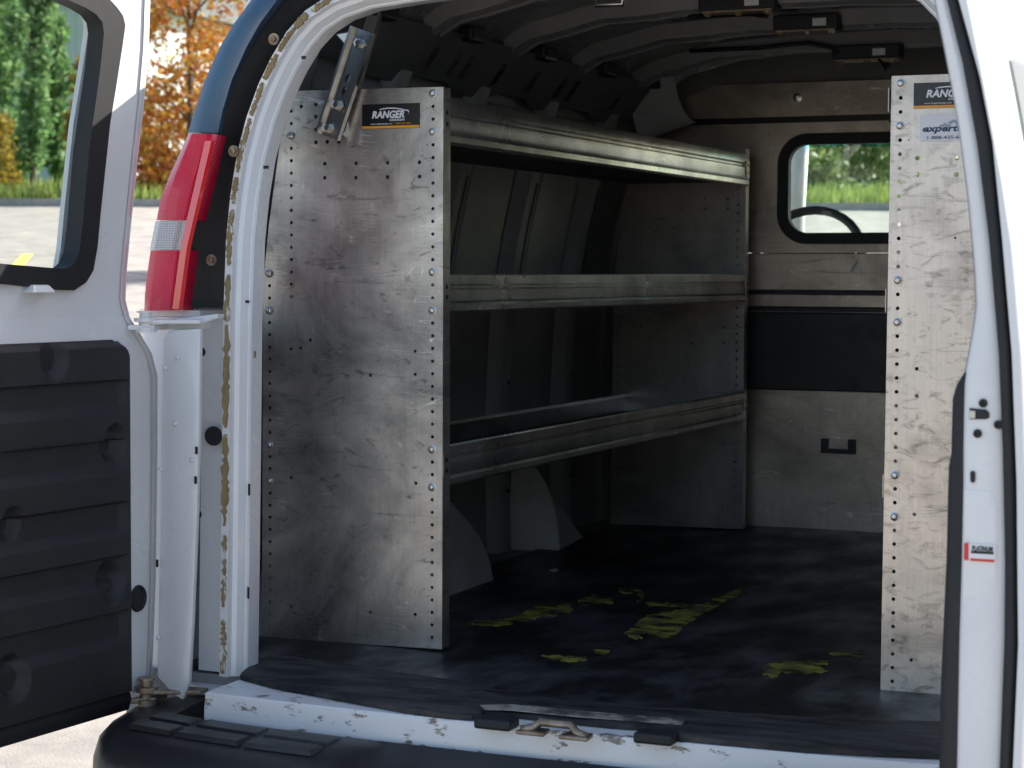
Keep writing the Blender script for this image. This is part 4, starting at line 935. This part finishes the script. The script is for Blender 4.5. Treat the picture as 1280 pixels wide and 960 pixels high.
# ------------------------------------------------------------------ floor mat, worn patches, threshold strip
def mat_z(x, y): return FZ+.0035*sin(x*7+y*3)*sin(y*5-x*2)*.6-.002
mr = thing('floor_mat', 'black rubber floor mat with torn yellow patches in the load bay', 'mat', (0, 1, FZ))
nx, ny = 60, 90; vs = []; fs = []
for i in range(nx+1):
    for j in range(ny+1):
        x = -.86+1.72*i/nx; y = -.33+2.585*j/ny
        vs.append((x, y, mat_z(x, y)))
for i in range(nx):
    for j in range(ny): a = i*(ny+1)+j; fs.append((a, a+1, a+ny+2, a+ny+1))
me = mesh('m', vs, fs); sheet = put('mat_sheet', me, 'mat', mr, 1)
PATCH = [[(584, 778), (600, 774), (640, 771), (655, 765), (680, 757), (700, 754), (714, 755), (715, 764), (700, 768), (680, 769), (660, 774), (635, 779), (600, 781)],
 [(722, 751), (740, 743), (752, 746), (764, 748), (766, 753), (745, 755), (728, 756)],
 [(773, 734), (790, 735), (803, 737), (804, 750), (797, 751), (796, 741), (778, 740)],
 [(780, 790), (795, 778), (808, 768), (832, 764), (862, 758), (880, 752), (905, 742), (928, 733), (926, 739), (905, 752), (880, 765), (860, 778), (845, 793), (832, 797), (812, 794), (795, 798)],
 [(676, 817), (700, 817), (722, 820), (733, 819), (732, 824), (715, 825), (695, 822)],
 [(742, 811), (756, 808), (766, 808), (762, 813), (746, 817)],
 [(950, 833), (965, 829), (985, 825), (1008, 827), (1012, 824), (1035, 826), (1036, 830), (1022, 831), (1036, 838), (1010, 841), (990, 840), (976, 839), (970, 845), (955, 842)],
 [(1038, 815), (1052, 811), (1068, 814), (1080, 812), (1078, 820), (1060, 819), (1046, 819)], [(806, 752), (840, 753), (868, 754), (850, 757), (812, 756)]]
for poly in PATCH:
    pts = []
    rr = random.Random(len(pts)+poly[0][0])
    for (a, c) in zip(poly, poly[1:]+poly[:1]):
        for k in range(5):
            f = k/5; pts.append((a[0]+(c[0]-a[0])*f+(rr.uniform(-2.6, 2.6) if k else 0), a[1]+(c[1]-a[1])*f+(rr.uniform(-1.7, 1.7) if k else 0)))
    P = [at(x, y, Z=FZ+.0018) for x, y in pts]
    me = remap(sheet_mesh([(p.x, p.y) for p in P], [], .0016), lambda x, y, z: (x, y, mat_z(x, y)+.0016+z))
    put('worn_patch', me, 'yellow', mr)
vs = [(x, y) for x, y in [(p.x, p.y) for p in [at(a, c, Z=FZ) for a, c in ((686, 713), (694, 711), (699, 713), (692, 716))]]]
put('metal_scrap', remap(sheet_mesh(vs, [], .001), lambda x, y, z: (x, y, mat_z(x, y)+.004+z)), 'sticker_white', mr)
# threshold strip
fr = [at(x, y, Z=FZ+.006) for x, y in ((300, 842), (340, 853), (420, 868), (500, 882), (560, 890), (590, 892), (606, 887), (640, 889), (700, 896), (760, 902), (800, 905), (826, 907), (850, 917), (900, 922), (1000, 931), (1100, 937), (1172, 940), (1260, 944))]
bk = [at(x, y, Z=FZ+.006) for x, y in ((334, 819), (370, 820), (430, 828), (500, 838), (560, 848), (595, 855), (620, 859), (660, 865), (710, 872), (760, 877), (800, 881), (830, 883), (860, 885), (910, 888), (1000, 893), (1100, 898), (1172, 901), (1260, 905))]
rings = []
for k, (f_, g_) in enumerate(zip(fr, bk)):
    w = .0015*sin(k*1.7); d = (f_-g_)
    rings.append([Vector((g_.x, g_.y, FZ-.003)), Vector((g_.x, g_.y, FZ+.004+w)), g_+d*.3+Vector((0, 0, .003+w)), g_+d*.7+Vector((0, 0, .002-w)), f_-d*.06+Vector((0, 0, 0)), f_+Vector((0, 0, -.003)), f_+Vector((0, 0, -.011)), g_+d*.5-Vector((0, 0, .009))])
st = B().loft(rings).out('threshold_strip', 'strip', None, 45)
tag(st, 'scuffed grey rubber threshold strip along the rear edge of the load bay', 'strip')
st2 = [at(x, y, Z=FZ+.004) for x, y in ((600, 885), (640, 884), (720, 892), (800, 898), (858, 903), (852, 909), (800, 905), (720, 899), (640, 891), (606, 890))]
put('worn_edge', remap(sheet_mesh([(p.x, p.y) for p in st2], [], .002), lambda x, y, z: (x, y, FZ+.0085+z)), 'hinge_dust', st)
